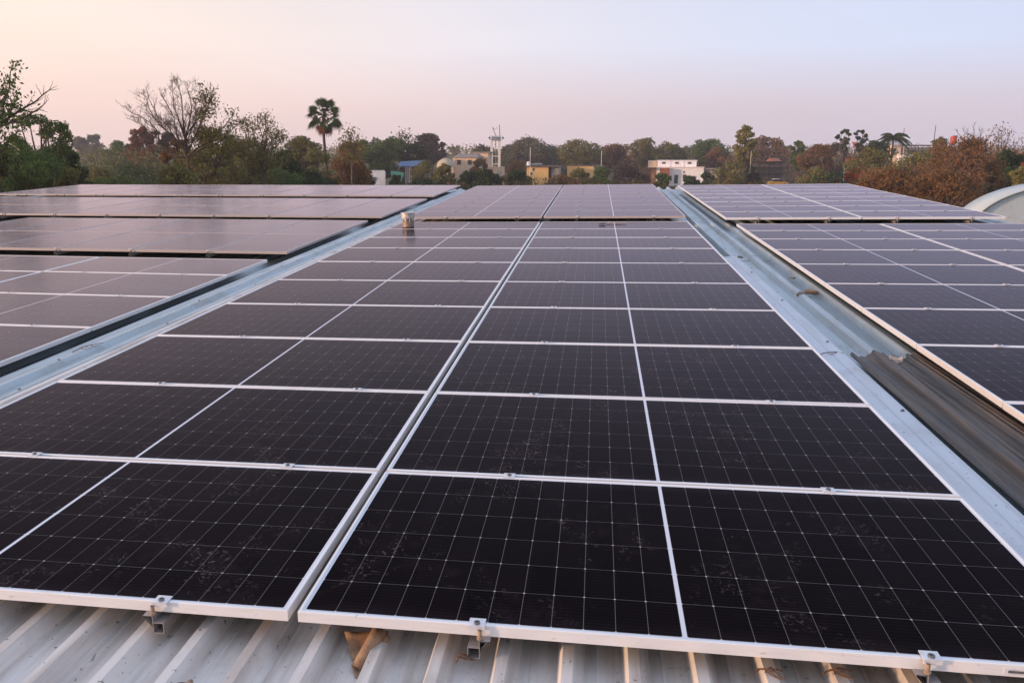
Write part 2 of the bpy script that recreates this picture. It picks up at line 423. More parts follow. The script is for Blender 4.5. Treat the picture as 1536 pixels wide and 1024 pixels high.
for (xa, xb, side) in MIDX:
    for i in range(10):
        gp = .010 if i < 4 else .006
        pn = panel('module' if i < 4 else 'module_thin', xa, xb, CUM[i]+(gp if i else 0), CUM[i+1]-gp, 0.0,
              f'black panel, {side} column of the middle array, {ORD[i]} row from the front', GA)
        if side == 'right' and i == 0:
            dsl = MB(); pts = [(.83, -PW/2-.001, .012), (.90, -PW/2-.001, .011)]
            dsl.box(.822, .908, -PW/2-.0022, -PW/2-.0004, .007, .024)
            o = dsl.build('drain_slot', MT['clamp'], pn)
            sl = MB(); sl.box(.832, .898, -PW/2-.0032, -PW/2-.0025, .012, .019); sl.build('slot_hole', MT['bolt'], o)
    for i in range(8):
        ya = 11.92+i*1.083
        panel('module_far', xa, xb, ya, ya+1.073, .05,
              f'black panel beyond the cross gap, {side} column of middle array, {ORD[i]} row after it', GA)
RY = [1.11, 2.33, 3.55, 4.74, 5.87, 7.04, 8.17, 9.21, 10.15, 11.05]
GB = 'solar panels of the right-hand array'
for c in range(3):
    xa = 2.935+c*2.02
    cn = ['column beside blue strip', 'second column from blue strip', 'outermost column'][c]
    for i in range(9):
        if c == 1 and i < 1 or c == 2 and i < 3: continue
        panel('module_right', xa, xa+2.0, RY[i]+.005, RY[i+1]-.005, .012,
              f'dark panel of right array, {cn}, {ORD[i]} row from the camera'.replace('nearest row from', 'row nearest'), GB)
    if c < 2:
        for i in range(8):
            ya = 11.62+i*1.045
            panel('module_right', xa-.08, xa+1.92, ya, ya+1.036, .05,
                  f'right array panel beyond the cross gap, {cn}, {ORD[i]} row after it', GB)
GC = 'dusty solar panels of the left-hand array'
LY = [1.46, 2.77, 4.07, 5.43, 6.74, 7.95]
for c in range(3):
    for i in range(5):
        xb = -3.236-c*2.30
        if i < 1 and c > 0 or i < 2 and c > 1: continue
        panel('module_dusty', xb-2.282, xb, LY[i]+.01, LY[i+1]-.01, -.10,
              f'dusty landscape panel on the left, {ORD[c]} column from the strip, {ORD[i]} row back', GC, pre=LROLL)
for (nm, ya, ym, yb, xr, n, pt) in (('first', 8.57, 10.54, 12.72, -3.21, 6, 1.13), ('second', 13.38, 15.50, 17.75, -3.12, 10, 1.12), ('third', 18.42, 20.40, 22.60, -3.08, 11, 1.10)):
    for c in range(n):
        for (y0, y1, rn) in ((ya, ym-.01, 'near'), (ym+.01, yb, 'far')):
            xb = xr-c*pt
            panel('module_upright', xb-pt+.022, xb, y0, y1, {'first': -.085, 'second': -.075, 'third': -.05}[nm],
                  f'dusty upright panel, {rn} row of {nm} left block, {ORD[c]} from the roof strip', GC, True, LROLL)

# ------------------------------------------------------------------ mounting rails with clamps
def rail_mesh(L, side):
    """box channel with a slanted web, open at the end that shows"""
    m = MB(); t = .0020
    x0, x1, z0, z1 = -.018, .018, 0.0, .036
    m.box(x0, x1, 0, L, z0, z0+t); m.box(x0, x1, 0, L, z1-t, z1)
    m.box(x0, x0+t, 0, L, z0+t, z1-t); m.box(x1-t, x1, 0, L, z0+t, z1-t)
    s = -1 if side < 0 else 1
    e = s*.018
    a = [(e, .020), (e+s*.030, .054), (e+s*.030, .058), (e, .058), (e, .055), (e+s*.024, .055), (e, .026)]
    if s < 0: a = a[::-1]
    n = len(a)
    m.add([(x, y, z) for y in (0, L) for x, z in a], [(i, (i+1) % n, n+(i+1) % n, n+i) for i in range(n)])
    m.box(min(e, e-s*t), max(e, e-s*t), 0, L, z1, .058)
    return m
def clamp_mesh(end=False):
    m = MB(); h = .0045
    if end:
        m.box(-.024, .024, -.012, .026, .0005, h)
        m.box(-.024, .024, -.016, -.0121, -.010, h)
    else:
        m.box(-.024, .024, -.022, .022, .0005, h)
    return m
def bolt_mesh():
    m = MB(); m.lathe([(.0095, .0045), (.0095, .009), (.005, .0092), (.0048, .006), (0.0005, .006)], 10); return m
CL_MID = CL_END = BOLT = None
def rail(xc, y0, y1, ztop, clamps, label, group, side=1, pre=None, front=True):
    global CL_MID, CL_END, BOLT
    M0 = T @ (pre or Matrix()) @ Tr((xc, y0, ztop-FH-.0585))
    r = empty('mounting_rail', M0); tag(r, label, 'mounting rail', group)
    rail_mesh(y1-y0, side).build('rail', MT['alu_dark'], r)
    if CL_MID is None:
        CL_MID = clamp_mesh().build('mid_clamp', MT['clamp'], r); CL_END = clamp_mesh(True).build('end_clamp', MT['clamp'], r)
        BOLT = bolt_mesh().build('bolt', MT['bolt'], CL_MID)
        first = True
        b = BOLT.copy(); COL.objects.link(b); b.parent = CL_END
        CL_MID.location = (0, clamps[1]-y0, FH+.0585); CL_END.location = (0, clamps[0]-y0+.002, FH+.0585)
        rest = clamps[2:]
    else:
        rest = clamps; 
    for i, y in enumerate(rest):
        src = CL_END if (front and rest is clamps and i == 0) else CL_MID
        c = src.copy(); COL.objects.link(c); c.parent = r; c.matrix_parent_inverse = Matrix()
        c.location = (prng.uniform(-.012, .012), y-y0+(.002 if src is CL_END else 0), FH+.0585)
        b = BOLT.copy(); COL.objects.link(b); b.parent = c; b.matrix_parent_inverse = Matrix()
    if front:   # rusty bolt that joins clamp and rail
        bl = MB(); bl.lathe([(.0001, .0), (.009, .001), (.010, .008), (.006, .009), (.006, .030)], 8, (side*.018, .010, .0580)); bl.build('rail_bolt', MT['rust'], r)
    return r
GR = 'mounting rails under the panels'
for xc, sd_, nm in ((-1.655, 1, 'left half of the left column'), (-.445, -1, 'right half of the left column'), (.540, 1, 'left half of the right column'), (1.785, -1, 'right half of the right column')):
    rail(xc, -.028, 11.55, 0, [0.0]+CUM[1:10], f'clamped rail, {nm} of middle array', GR, sd_)
    rail(xc, 11.90, 20.55, .05, [11.92]+[11.915+i*1.083 for i in range(1, 8)], f'rail beyond the cross gap, {nm} of middle array', GR, sd_)
for c in range(3):
    for j, dx in enumerate((.48, 1.52)):
        xc = 2.935+c*2.02+dx
        nm = f'{["left", "right"][j]} half of the {["first", "second", "third"][c]} column of the right array'
        rail(xc, RY[3 if c == 2 else 0]-.02, 11.10, .012, [RY[3 if c == 2 else 0]+.01]+RY[(4 if c == 2 else 1):9], f'clamped rail, {nm}', GR)
        if c < 2: rail(xc-.08, 11.60, 20.0, .05, [11.62]+[11.615+i*1.045 for i in range(1, 8)], f'rail beyond the cross gap, {nm}', GR)
for c in range(3):
    for j, dx in enumerate((.55, 1.75)):
        rail(-3.236-c*2.30-dx, LY[1]-.02, 8.02, -.10, LY[1:5], f'rail under the {["right", "left"][j]} half of the {["first", "second", "third"][c]} landscape column left of the strip', GR, pre=LROLL)
for (nm, ya, yb, xr, n) in (('first', 8.57, 12.72, -3.21, 6), ('second', 13.38, 17.75, -3.12, 10), ('third', 18.42, 22.60, -3.08, 11)):
    for c in range(1, n, 1):
        rail(xr-c*1.13+.009, ya-.03, yb, {'first': -.085, 'second': -.075, 'third': -.05}[nm], [ya+.005], f'rail under the {ORD[c-1]} panel joint from the strip, {nm} upright block on the left', GR, pre=LROLL)

# ------------------------------------------------------------------ loose things on the roof
def roofthing(name, M, mb, mat, label, cat, smooth=False, group=None):
    o = mb.build(name, mat, None, smooth); o.matrix_world = T @ M; return tag(o, label, cat, group)
def thick(ob, t):
    md = ob.modifiers.new('thickness', 'SOLIDIFY'); md.thickness = t; md.offset = 0
# torn dark sheet over the right strip
rnd = random.Random(5)
ds = MB(); nseg = 44; yA, yB = -3.3, 3.70
pr = [(x, z) for x, z in wave(2.36, 4, .245, -.162, -.096) if 2.565 < x < 3.13]
fine = []
for (a, b) in zip(pr[:-1], pr[1:]):
    for q in range(5): fine.append((a[0]+(b[0]-a[0])*q/5, (a[1]+(b[1]-a[1])*q/5)*.5-.046))
fine.append(pr[-1]); nx = len(fine)
jag = [rnd.uniform(-.014, .014)+.02*math.sin(i*.55) for i in range(nx)]
for k_ in range(nseg+1):
    for i, (x, z) in enumerate(fine):
        y = yA+(yB-yA)*k_/nseg+(jag[i]-.03*(i/nx) if k_ == nseg else 0)
        lift = .012 + 0 + .004*math.sin(y*5+i)
        if i == 0: lift = .012
        ds.v.append((x, y, z+lift+.022*max(0, math.cos((x-2.60)*2*math.pi/.112))**2.5))
ds.f += [(k_*nx+i, k_*nx+i+1, (k_+1)*nx+i+1, (k_+1)*nx+i) for k_ in range(nseg) for i in range(nx-1)]
o = roofthing('old_sheet', Matrix(), ds, MT['old_sheet'], 'torn blackened corrugated sheet lying over the blue roof strip', 'roof sheet', True); thick(o, .004)

def curled(w, l, curl, rnd, nx=8, ny=6, ripple=.004):
    m = MB()
    for j in range(ny+1):
        for i in range(nx+1):
            u, v = i/nx-.5, j/ny-.5
            m.v.append((u*w*(1-.25*abs(v)), v*l*(1-.3*abs(u)), curl*(u*u*4)*(.6+.4*v)+.25*curl*math.sin(v*4)+rnd.uniform(-ripple, ripple)))
    n = nx+1
    m.f += [(j*n+i, j*n+i+1, (j+1)*n+i+1, (j+1)*n+i) for j in range(ny) for i in range(nx)]
    return m
# folded brown leaf at the front
fl = MB()
def quadgrid(c00, c10, c11, c01, bulge, n=6):
    c = [Vector(p) for p in (c00, c10, c11, c01)]; nn = (c[1]-c[0]).cross(c[3]-c[0]).normalized()
    vs = []
    for j in range(n+1):
        for i in range(n+1):
            u, v = i/n, j/n
            p = c[0]*(1-u)*(1-v)+c[1]*u*(1-v)+c[2]*u*v+c[3]*(1-u)*v
            vs.append(p+nn*bulge*math.sin(math.pi*u)*(.5+.5*math.sin(math.pi*v)))
    fl.add(vs, [(j*(n+1)+i, j*(n+1)+i+1, (j+1)*(n+1)+i+1, (j+1)*(n+1)+i) for j in range(n) for i in range(n)])
quadgrid((-.018, .000, .005), (.028, .012, .034), (.040, .075, .040), (-.056, .072, .030), -.010)
quadgrid((-.010, -.030, .012), (.014, -.036, .004), (.052, .062, .040), (.022, .070, .058), .012)
quadgrid((-.010, -.030, .012), (.012, -.062, .002), (.016, -.034, .003), (.010, -.020, .010), -.004)
quadgrid((.014, -.034, .003), (.024, -.020, .002), (.060, .060, .030), (.052, .062, .040), .004)
o = roofthing('dry_leaf', Tr((.195, -.030, -.137)) @ Matrix.Scale(1.3, 4), fl, MT['leaf_dry'], 'folded brown dry leaf on the ribbed roof below the front panel edge', 'leaf', True); thick(o, .0012)
o = roofthing('dry_leaf', Tr((-.255, -.275, -.094)) @ Matrix.Rotation(.4, 4, 'Z'), curled(.085, .05, .008, rnd), MT['debris'], 'dark brown leaf scrap on a roof rib at the bottom edge of the picture', 'leaf', True); thick(o, .0012)
# debris on the right strip
o = roofthing('dry_leaf', Tr((2.80, 3.50, -.085)) @ Matrix.Rotation(-.5, 4, 'Z') @ Matrix.Rotation(.5, 4, 'X'), curled(.085, .05, .022, rnd), MT['beige'], 'curled beige leaf at the torn edge of the black sheet', 'leaf', True); thick(o, .0015)
for (x, y, z, rz, l, mt, lab) in ((2.755, 5.93, -.118, .9, .13, 'debris', 'brown stick on the blue sheet nearest the middle array'),
                              (2.885, 6.12, -.130, -.3, .12, 'leaf_dry', 'reddish brown stub in the groove beside the right array frame'),
                              (2.885, 6.95, -.130, .2, .07, 'beige', 'small grey stone lodged in the groove of the blue sheet'),
                              (2.76, 1.60, -.09, .9, .12, 'leaf_dry', 'pale orange scrap on the black sheet at the right picture edge'),
                              (2.60, 8.45, -.130, .5, .07, 'debris', 'dark crumpled scrap on the blue roof strip, farther up')):
    m = MB(); n = 5
    pts = [(l*(i/(n-1)-.5), .004*math.sin(i*2.1), .010+.006*math.sin(i*1.3)) for i in range(n)]
    m.tube(pts, [l*.16, l*.22, l*.17, l*.20, l*.12], 7)
    roofthing('debris_piece', Tr((x, y, z)) @ Matrix.Rotation(rz, 4, 'Z'), m, MT[mt], lab, 'debris')
def twig_mesh(l, rnd, n=8):
    m = MB(); p = [(l*(i/(n-1)-.5), rnd.uniform(-.006, .006), .004+.012*math.sin(math.pi*i/(n-1))) for i in range(n)]
    m.tube(p, [.0035*(1-.5*i/n) for i in range(n)], 5)
    for q in range(3):
        a = p[2+q]; m.tube([a, (a[0]+.02, a[1]-.015-.006*q, .003), (a[0]+.035, a[1]-.03, .001)], [.002, .0016, .001], 4)
    return m
for (x, y, z, rz, l, lab) in ((1.372, .02, -.096, .15, .075, 'rusty brown twig lying across a roof rib, left one of two at the bottom right'),
                          (1.560, .04, -.096, .35, .085, 'rusty brown twig lying across a roof rib, right one of two at the bottom right'),
                          (-2.88, 3.45, -.112, 1.35, .30, 'thin dark twig on the left roof strip beside the middle array'),
                          (2.46, 3.70, -.104, .2, .16, 'thin cracked twig on the pale flashing above the torn sheet'),
                          (.505, -.035, -.096, .9, .05, 'short dark twig beside the rail end at the front')):
    roofthing('twig', Tr((x, y, z)) @ Matrix.Rotation(rz, 4, 'Z'), twig_mesh(l, rnd), MT['twig'], lab, 'twig')
# dry flower stalk on the far middle panel
m = MB(); m.tube([(-.10, 0, .012), (-.02, .01, .02), (.08, .02, .018), (.21, .03, .015)], [.012, .010, .012, .006], 6)
roofthing('debris_piece', Tr((1.12, 11.22, 0)), m, MT['beige'], 'white and brown scrap on the far end of the right middle column', 'debris')
m = MB(); m.tube([(-.06, 0, .012), (0, .01, .018), (.05, .0, .012)], [.008, .016, .006], 6)
roofthing('debris_piece', Tr((.96, 11.05, 0)), m, MT['bolt'], 'black scrap beside the white one near the far panel edge', 'debris')
# metal vent canister on the left column
MT['tin'] = mat_plain('tin', (.58, .56, .55), (.42, .39, .36), .5, .4, 12)
MT['tin_brown'] = mat_plain('weathered_tin', (.36, .28, .22), (.22, .17, .14), .55, .3, 20)
vc = empty('vent_pipe', T @ Tr((-2.05, 10.85, 0.0)) @ Matrix.Diagonal((.92, .92, .78, 1))); tag(vc, 'short metal vent canister with wide cap at the left edge of the middle array', 'vent')
m = MB(); m.lathe([(.001, .001), (.098, .001), (.100, .004), (.100, .098), (.104, .10), (.104, .106), (.09, .107), (.001, .107)], 28); m.build('base', MT['tin_brown'], vc, False)
m = MB(); m.lathe([(.075, .106), (.075, .165)], 20); m.build('neck', MT['bolt'], vc)
for q in range(4):
    a = q*math.pi/2+.5; m = MB(); c_, s_ = .096*math.cos(a), .096*math.sin(a); m.box(c_-.008, c_+.008, s_-.008, s_+.008, .1068, .164); m.build('strut', MT['tin'], vc)
m = MB(); m.lathe([(.001, .163), (.112, .163), (.116, .168), (.112, .172), (.118, .272), (.124, .275), (.124, .283), (.114, .284), (.110, .276), (.001, .268)], 28); m.build('cap', MT['tin'], vc)
#@@BACKGROUND@@
# ------------------------------------------------------------------ background: vegetation
def leaf_faces(cen, size, rs, aspect=.5, droop=0.0):
    n = len(cen)
    a = rs.normal(size=(n, 3)); a[:, 2] -= droop*1.5; a /= np.linalg.norm(a, axis=1)[:, None]
    b = np.cross(a, rs.normal(size=(n, 3))); b /= np.linalg.norm(b, axis=1)[:, None]
    s = (size*rs.uniform(.6, 1.35, n))[:, None]
    v = np.stack([cen-a*s*.5, cen+b*s*aspect*.5, cen+a*s*.5, cen-b*s*aspect*.5], 1).reshape(-1, 3)
    return v, np.arange(n*4).reshape(-1, 4)
LEAF = dict(
    dark=mat_leaf('dark_green_leaves', (0.037, 0.064, 0.027), (0.068, 0.098, 0.037), (0.034, 0.054, 0.030)),
    green=mat_leaf('green_leaves', (0.076, 0.126, 0.043), (0.126, 0.169, 0.051), (0.059, 0.092, 0.037)),
    olive=mat_leaf('olive_leaves', (0.151, 0.155, 0.057), (0.227, 0.199, 0.071), (0.113, 0.098, 0.049)),
    yellow=mat_leaf('yellow_green_leaves', (0.233, 0.217, 0.062), (0.310, 0.265, 0.085), (0.171, 0.171, 0.062)),
    brown=mat_leaf('dry_brown_leaves', (0.180, 0.100, 0.050), (0.260, 0.140, 0.066), (0.125, 0.083, 0.045)),
    rust=mat_leaf('rust_leaves', (0.203, 0.078, 0.043), (0.257, 0.108, 0.054), (0.135, 0.068, 0.047)),
    orange=mat_leaf('orange_flowers', (0.567, 0.121, 0.034), (0.405, 0.095, 0.034), (0.189, 0.101, 0.041)),
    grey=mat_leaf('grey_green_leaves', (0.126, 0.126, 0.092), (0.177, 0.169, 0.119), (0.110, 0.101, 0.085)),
    plum=mat_leaf('dark_brown_leaves', (0.054, 0.041, 0.038), (0.081, 0.057, 0.049), (0.041, 0.035, 0.035)),
)
def trunk_tube(m, p0, p1, r0, r1, rs, n=5, bend=.08, sides=6):
    p0, p1 = np.array(p0, float), np.array(p1, float); L = np.linalg.norm(p1-p0); off = rs.normal(size=3)*L*bend
    pts, rad = [], []
    for i in range(n+1):
        t = i/n; pts.append(tuple(p0+(p1-p0)*t+off*math.sin(math.pi*t))); rad.append(r0+(r1-r0)*t)
    m.tube(pts, rad, sides, False)
def base_of(px, D):
    p = at(px, HORIZON, D); return Vector((p.x, p.y, GZ))
def tree(name, label, px, top, D, wpx, leaf='green', lpx=3.2, n=4500, clumps=14, cb=.35, shape='round', cr=.20, bark='bark', group=None, cat='tree', seed=0, spread=1.0, droop=.0, fill=.55, hollow=False):
    rs = np.random.RandomState(int(px*7+top+seed))
    if cat == 'tree' and D < 260: wpx *= 1.22; n = int(n*1.25)
    if name not in ('bush', 'round_bush'): clumps = int(clumps*1.8); cr *= .74; n = int(n*1.15)
    b = base_of(px, D); H = at(px, top, D).z-GZ; W = wpx*D/F_PX
    root = empty(name, Tr(b)); tag(root, label, cat, group)
    zb_ = max(cb*H, at(px, 294, D).z-GZ); n = int(n*1.5); cs, rr = [], []
    for i in range(clumps):
        t = (i+.5)/clumps if i else .97
        if shape == 'round': pr_ = math.sin(math.pi*min(1, .12+.80*t))**.7
        elif shape == 'umbrella': pr_ = .25+.9*t**1.2 if t < .75 else .95*math.sqrt(max(0, 1-((t-.75)/.3)**2))
        elif shape == 'column': pr_ = .85*math.sin(math.pi*(.15+.75*t))**.5
        else: pr_ = 1.05-.75*t
        th = rs.uniform(0, 2*math.pi)+i*2.4; q = W*.5*pr_*math.sqrt(rs.uniform(.12, 1.0))*.86*spread
        r = W*cr*rs.uniform(.65, 1.3)
        z = zb_+(H-zb_)*t-r*.5*(t > .6)
        if i == 0: q *= .3; z = H-r*.72
        cs.append((q*math.cos(th), q*math.sin(th), z)); rr.append(r)
    P = []
    per = np.array(rr)**2; per = (n*per/per.sum()).astype(int)+1
    for c, r, k_ in zip(cs, rr, per):
        d = rs.normal(size=(k_, 3)); d /= np.linalg.norm(d, axis=1)[:, None]
        rad = r*(fill+(1-fill)*rs.uniform(0, 1, k_)**.6)*(1+.28*np.sin(d[:, 0]*5+c[0])*np.cos(d[:, 2]*4+c[1]))
        if not hollow: rad *= rs.uniform(.35, 1, k_)**.35
        P.append(np.array(c)+d*rad[:, None]*np.array([1, 1, .72]))
    P = np.concatenate(P)
    v, q = leaf_faces(P, 1.12*lpx*D/F_PX, rs, droop=droop)
    link('crown', np_mesh('crown', v, q), LEAF[leaf], root)
    m = MB(); r0 = max(.08, .022*H)
    top_t = (rs.normal()*W*.04, rs.normal()*W*.04, zb_+.35*(H-zb_))
    trunk_tube(m, (0, 0, -.3), top_t, r0, r0*.5, rs, 6, .03)
    for c, r in zip(cs, rr):
        f = rs.uniform(.45, 1.0); s = np.array(top_t)*f
        trunk_tube(m, s, c, r0*.38, r0*.10, rs, 4, .10, 5)
        for _ in range(2):
            e = np.array(c)+rs.normal(size=3)*r*.55; trunk_tube(m, c, e, r0*.10, r0*.03, rs, 2, .1, 4)
    m.build('trunk', MT[bark], root)
    return root
def branchlets(m, p, d, L, r, depth, rs, up=.15):
    n = 4; pts = [p]; q = np.array(p, float); d = np.array(d, float)
    for i in range(n):
        d = d+rs.normal(size=3)*.16+np.array([0, 0, up*.3]); d /= np.linalg.norm(d); q = q+d*L/n; pts.append(tuple(q))
    m.tube(pts, [r*(1-.6*i/n) for i in range(n+1)], 4 if depth < 2 else 5, False)
    if depth <= 0: return
    for k_ in range(rs.randint(3, 5)):
        i = rs.randint(1, n+1); e = d+rs.normal(size=3)*.75; e[2] += up; e /= np.linalg.norm(e)
        branchlets(m, pts[i], e, L*rs.uniform(.42, .68), max(r*.55, .007), depth-1, rs, up)
def bare_tree(label, px, D, fork_y, targets, r0, leaf=None, leafn=0, lpx=3, name='bare_tree', group=None, depth=2, bark='bark', leafpick=None):
    rs = np.random.RandomState(int(px+fork_y)); b = base_of(px, D); s = D/F_PX
    root = empty(name, Tr(b) @ Matrix.Rotation(-YAW, 4, 'Z')); tag(root, label, 'tree', group)
    def loc(x, y): return np.array([(x-px)*s, 0, at(px, y, D).z-GZ])
    m = MB(); fk = loc(px, fork_y); trunk_tube(m, (0, 0, -.3), fk, r0, r0*.75, rs, 6, .015, 8)
    tips = []
    for (tx, ty, fy) in targets:
        st = loc(px, fy); en = st+(loc(tx, ty)-st)*.89; en[1] += rs.normal()*abs(en[0]-st[0])*.3; L = np.linalg.norm(en-st)
        n = 8; pts = []; off = rs.normal(size=3)*L*.05
        for i in range(n+1):
            t = i/n; p = st+(en-st)*t; p[2] += math.sin(math.pi*t)*L*(-.05); pts.append(tuple(p+off*math.sin(2*math.pi*t)+rs.normal(size=3)*L*.008))
        rb_ = r0*.36*min(1, L/6+.3)
        m.tube(pts, [rb_*(1-.85*i/n)+.012 for i in range(n+1)], 6, False)
        for i in range(2, n+1):
            for _ in range(2 if i < n else 3):
                d = (en-st)/L+rs.normal(size=3)*.65; d[2] += .25; d /= np.linalg.norm(d)
                branchlets(m, pts[i], d, L*rs.uniform(.15, .28)*(1.25-.5*i/n), rb_*(1-.8*i/n)*.30+.009, depth-1, rs, .25)
                tips.append(np.array(pts[i])+d*L*.15)
    m.build('branches', MT[bark], root)
    if leaf and leafn:
        tp = np.array(tips)
        if leafpick: tp = tp[[leafpick(t[0]/s+px) for t in tp]]
        if len(tp):
            P = tp[rs.randint(0, len(tp), leafn)]+rs.normal(size=(leafn, 3))*np.array([.5, .5, .45])*(20*s/1.0)*.5
            v, q = leaf_faces(P, lpx*s, rs, droop=.6); link('leaves', np_mesh('leaves', v, q), LEAF[leaf], root)
    return root
def fan_palm(label, px, top, D, wpx):
    rs = np.random.RandomState(3); b = base_of(px, D); H = at(px, top, D).z-GZ; W = wpx*D/F_PX
    root = empty('palm_tree', Tr(b)); tag(root, label, 'palm tree')
    hz = H-W*.66; m = MB()
    m.tube([(.15*math.sin(i*.5), 0, hz*i/10-.1) for i in range(11)], [.24-.010*i for i in range(11)], 8, False); m.build('trunk', MT['bark'], root)
    def fan(m, d, L, fl, sag):
        d = Vector(d).normalized(); o = Vector((.02, 0, hz)); side = d.cross(Vector((0, 0, 1)));
        side = side.normalized() if side.length > .05 else Vector((1, 0, 0)); side = Matrix.Rotation(rs.uniform(-1.3, 1.3), 3, d) @ side; nrm = side.cross(d)
        e = o+d*L-Vector((0, 0, sag*L*.5)); m.tube([o, (o+e)/2+Vector((0, 0, .06)), e], [.05, .035, .03], 4, False)
        n = 15
        for i in range(n):
            a = (i/(n-1)-.5)*R_(215); dd = d*math.cos(a)+side*math.sin(a); ln = fl*(.72+.28*math.cos(a))*rs.uniform(.9, 1.1)
            w = side*math.cos(a)-d*math.sin(a); w = w*.8; tip = e+dd*ln-Vector((0, 0, ln*(.10+sag*.5))); mid = e+dd*ln*.55+nrm*.05
            m.add([e, mid+w*ln*.10, tip, mid-w*ln*.10], [(0, 1, 2, 3)])
    m = MB()
    for i in range(34):
        el = rs.uniform(-.75, 1.45); az = i*2.4+rs.uniform(-.3, .3)
        fan(m, (math.cos(az)*math.cos(el), math.sin(az)*math.cos(el), math.sin(el)), W*rs.uniform(.30, .40), W*rs.uniform(.23, .29), .08 if el > .3 else .35)
    m.build('crown', LEAF['dark'], root)
    m = MB()
    for i in range(8):
        az = i*2.4; el = rs.uniform(-1.4, -1.0); fan(m, (math.cos(az)*math.cos(el), math.sin(az)*math.cos(el), math.sin(el)), W*.34, W*.24, .3)
    m.build('dead_fronds', LEAF['rust'], root)
def feather_palm(label, px, top, D, wpx):
    rs = np.random.RandomState(8); b = base_of(px, D); H = at(px, top, D).z-GZ; W = wpx*D/F_PX
    root = empty('palm_tree', Tr(b)); tag(root, label, 'palm tree'); hz = H-W*.30; m = MB()
    m.tube([(0, 0, hz*i/6-.1) for i in range(7)], [.28-.015*i for i in range(7)], 7, False); m.build('trunk', MT['bark'], root)
    m = MB()
    for i in range(38):
        az = i*2.4; el = rs.uniform(-.1, 1.35); L = W*.55; d = Vector((math.cos(az), math.sin(az), 0)); side = Vector((-d.y, d.x, 0)); pts = []
        for j in range(9):
            t = j/8; pts.append(Vector((0, 0, hz))+d*L*t*math.cos(el*(1-.35*t))+Vector((0, 0, L*(math.sin(el)*t-.75*t*t))))
        m.tube(pts, [.05*(1-.8*j/8) for j in range(9)], 3, False)
        for j in range(1, 9):
            for s_ in (-1, 1):
                for u in (0, .5):
                    p = pts[j-1].lerp(pts[j], u+.25); ln = L*.26*(1-.5*abs(j/8-.45)); tip = p+side*s_*ln*.8-Vector((0, 0, ln*.55))+d*ln*.3
                    w = d*L*.055; m.add([p-w, p+w, tip], [(0, 1, 2)])
    m.build('crown', LEAF['dark'], root)

GT = 'trees behind the roof'
# left edge group
bare_tree('tall loose tree at the left edge with long thin twigs reaching right', -14, 31, 245,
          [(-60, 130, 235), (-25, 112, 225), (5, 108, 225), (20, 122, 220), (34, 100, 190), (26, 140, 200), (78, 127, 190), (82, 154, 195), (40, 190, 230), (-50, 180, 235), (10, 170, 235)], .17, 'green', 1700, 6.0, 'sparse_tree', GT, 1, 'bark', lambda X: X < 48)
tree('leafy_tree', 'spreading light green tree on the left below the thin twigs', 66, 172, 42, 88, 'green', 3.4, 5200, 20, .55, 'umbrella', .15, seed=1, group=GT, hollow=True)
tree('leafy_tree', 'dark bushy tree filling the lower left corner of the treeline', 8, 214, 36, 120, 'green', 4.0, 5200, 22, .25, 'round', .20, group=GT)
tree('round_bush', 'round blackish green bush under the spreading tree on the left', 97, 223, 55, 44, 'dark', 3.2, 4200, 9, .3, 'round', .30, group=GT)
tree('leafy_tree', 'olive shrub tree below the round dark bush, with yellowish leaves', 70, 238, 40, 70, 'olive', 3.4, 3800, 16, .4, 'round', .20, seed=2, group=GT)
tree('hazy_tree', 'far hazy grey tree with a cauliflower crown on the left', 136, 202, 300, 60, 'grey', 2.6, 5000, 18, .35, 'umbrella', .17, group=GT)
tree('leafy_tree', 'green tree between the hazy grey tree and the rust tree', 178, 211, 190, 44, 'green', 2.6, 3600, 14, .25, 'round', .22, group=GT)
tree('leafy_tree', 'narrow green tree just left of the rust coloured tree', 196, 216, 170, 30, 'dark', 2.6, 2600, 10, .2, 'round', .24, group=GT)
tree('rust_tree', 'reddish brown tall tree standing left of the bare tree', 213, 190, 150, 42, 'rust', 2.8, 4600, 15, .22, 'column', .24, group=GT)
tree('leafy_tree', 'dark plum tree touching the right side of the rust tree', 240, 196, 160, 44, 'plum', 2.8, 3800, 16, .3, 'umbrella', .18, group=GT)
bare_tree('large leafless tree with fanned branches near the left', 281, 46, 236,
          [(193, 160, 238), (199, 178, 240), (222, 140, 236), (234, 142, 236), (248, 138, 232), (274, 117, 230), (262, 128, 225), (290, 122, 232), (304, 126, 228), (318, 150, 230), (326, 140, 226), (352, 172, 236), (360, 182, 238), (240, 172, 238), (300, 150, 226)], .115, 'olive', 1500, 4.0, 'bare_tree', GT, 3, 'bark', lambda X: X > 300)
tree('leafy_tree', 'yellow olive tree growing behind the leafless tree, on its right', 318, 190, 56, 92, 'olive', 3.4, 4600, 22, .35, 'round', .15, seed=3, group=GT, hollow=True)
tree('leafy_tree', 'dry brown tree right behind the leafless tree trunk', 268, 208, 70, 46, 'brown', 3.0, 3200, 12, .3, 'round', .22, group=GT)
bare_tree('open olive tree with upright leafy shoots right of the leafless tree', 394, 58, 262, [(356, 205, 262), (368, 190, 258), (380, 183, 255), (390, 180, 255), (400, 176, 250), (410, 188, 255), (420, 200, 258), (428, 206, 260), (350, 226, 262), (436, 224, 262)], .12, 'olive', 3200, 3.6, 'sparse_tree', GT, 2, 'bark')
tree('leafy_tree', 'dense olive tree left of the dark bush near the palm', 365, 206, 64, 90, 'olive', 3.2, 5600, 20, .2, 'round', .19, seed=4, group=GT)
tree('round_bush', 'blue black rounded bush left of the palm trunk', 432, 224, 80, 46, 'dark', 3.0, 4200, 10, .2, 'round', .28, group=GT)
tree('leafy_tree', 'yellowish bushy tree directly left of the palm trunk', 458, 206, 95, 66, 'olive', 2.9, 5200, 18, .2, 'round', .20, seed=5, group=GT)
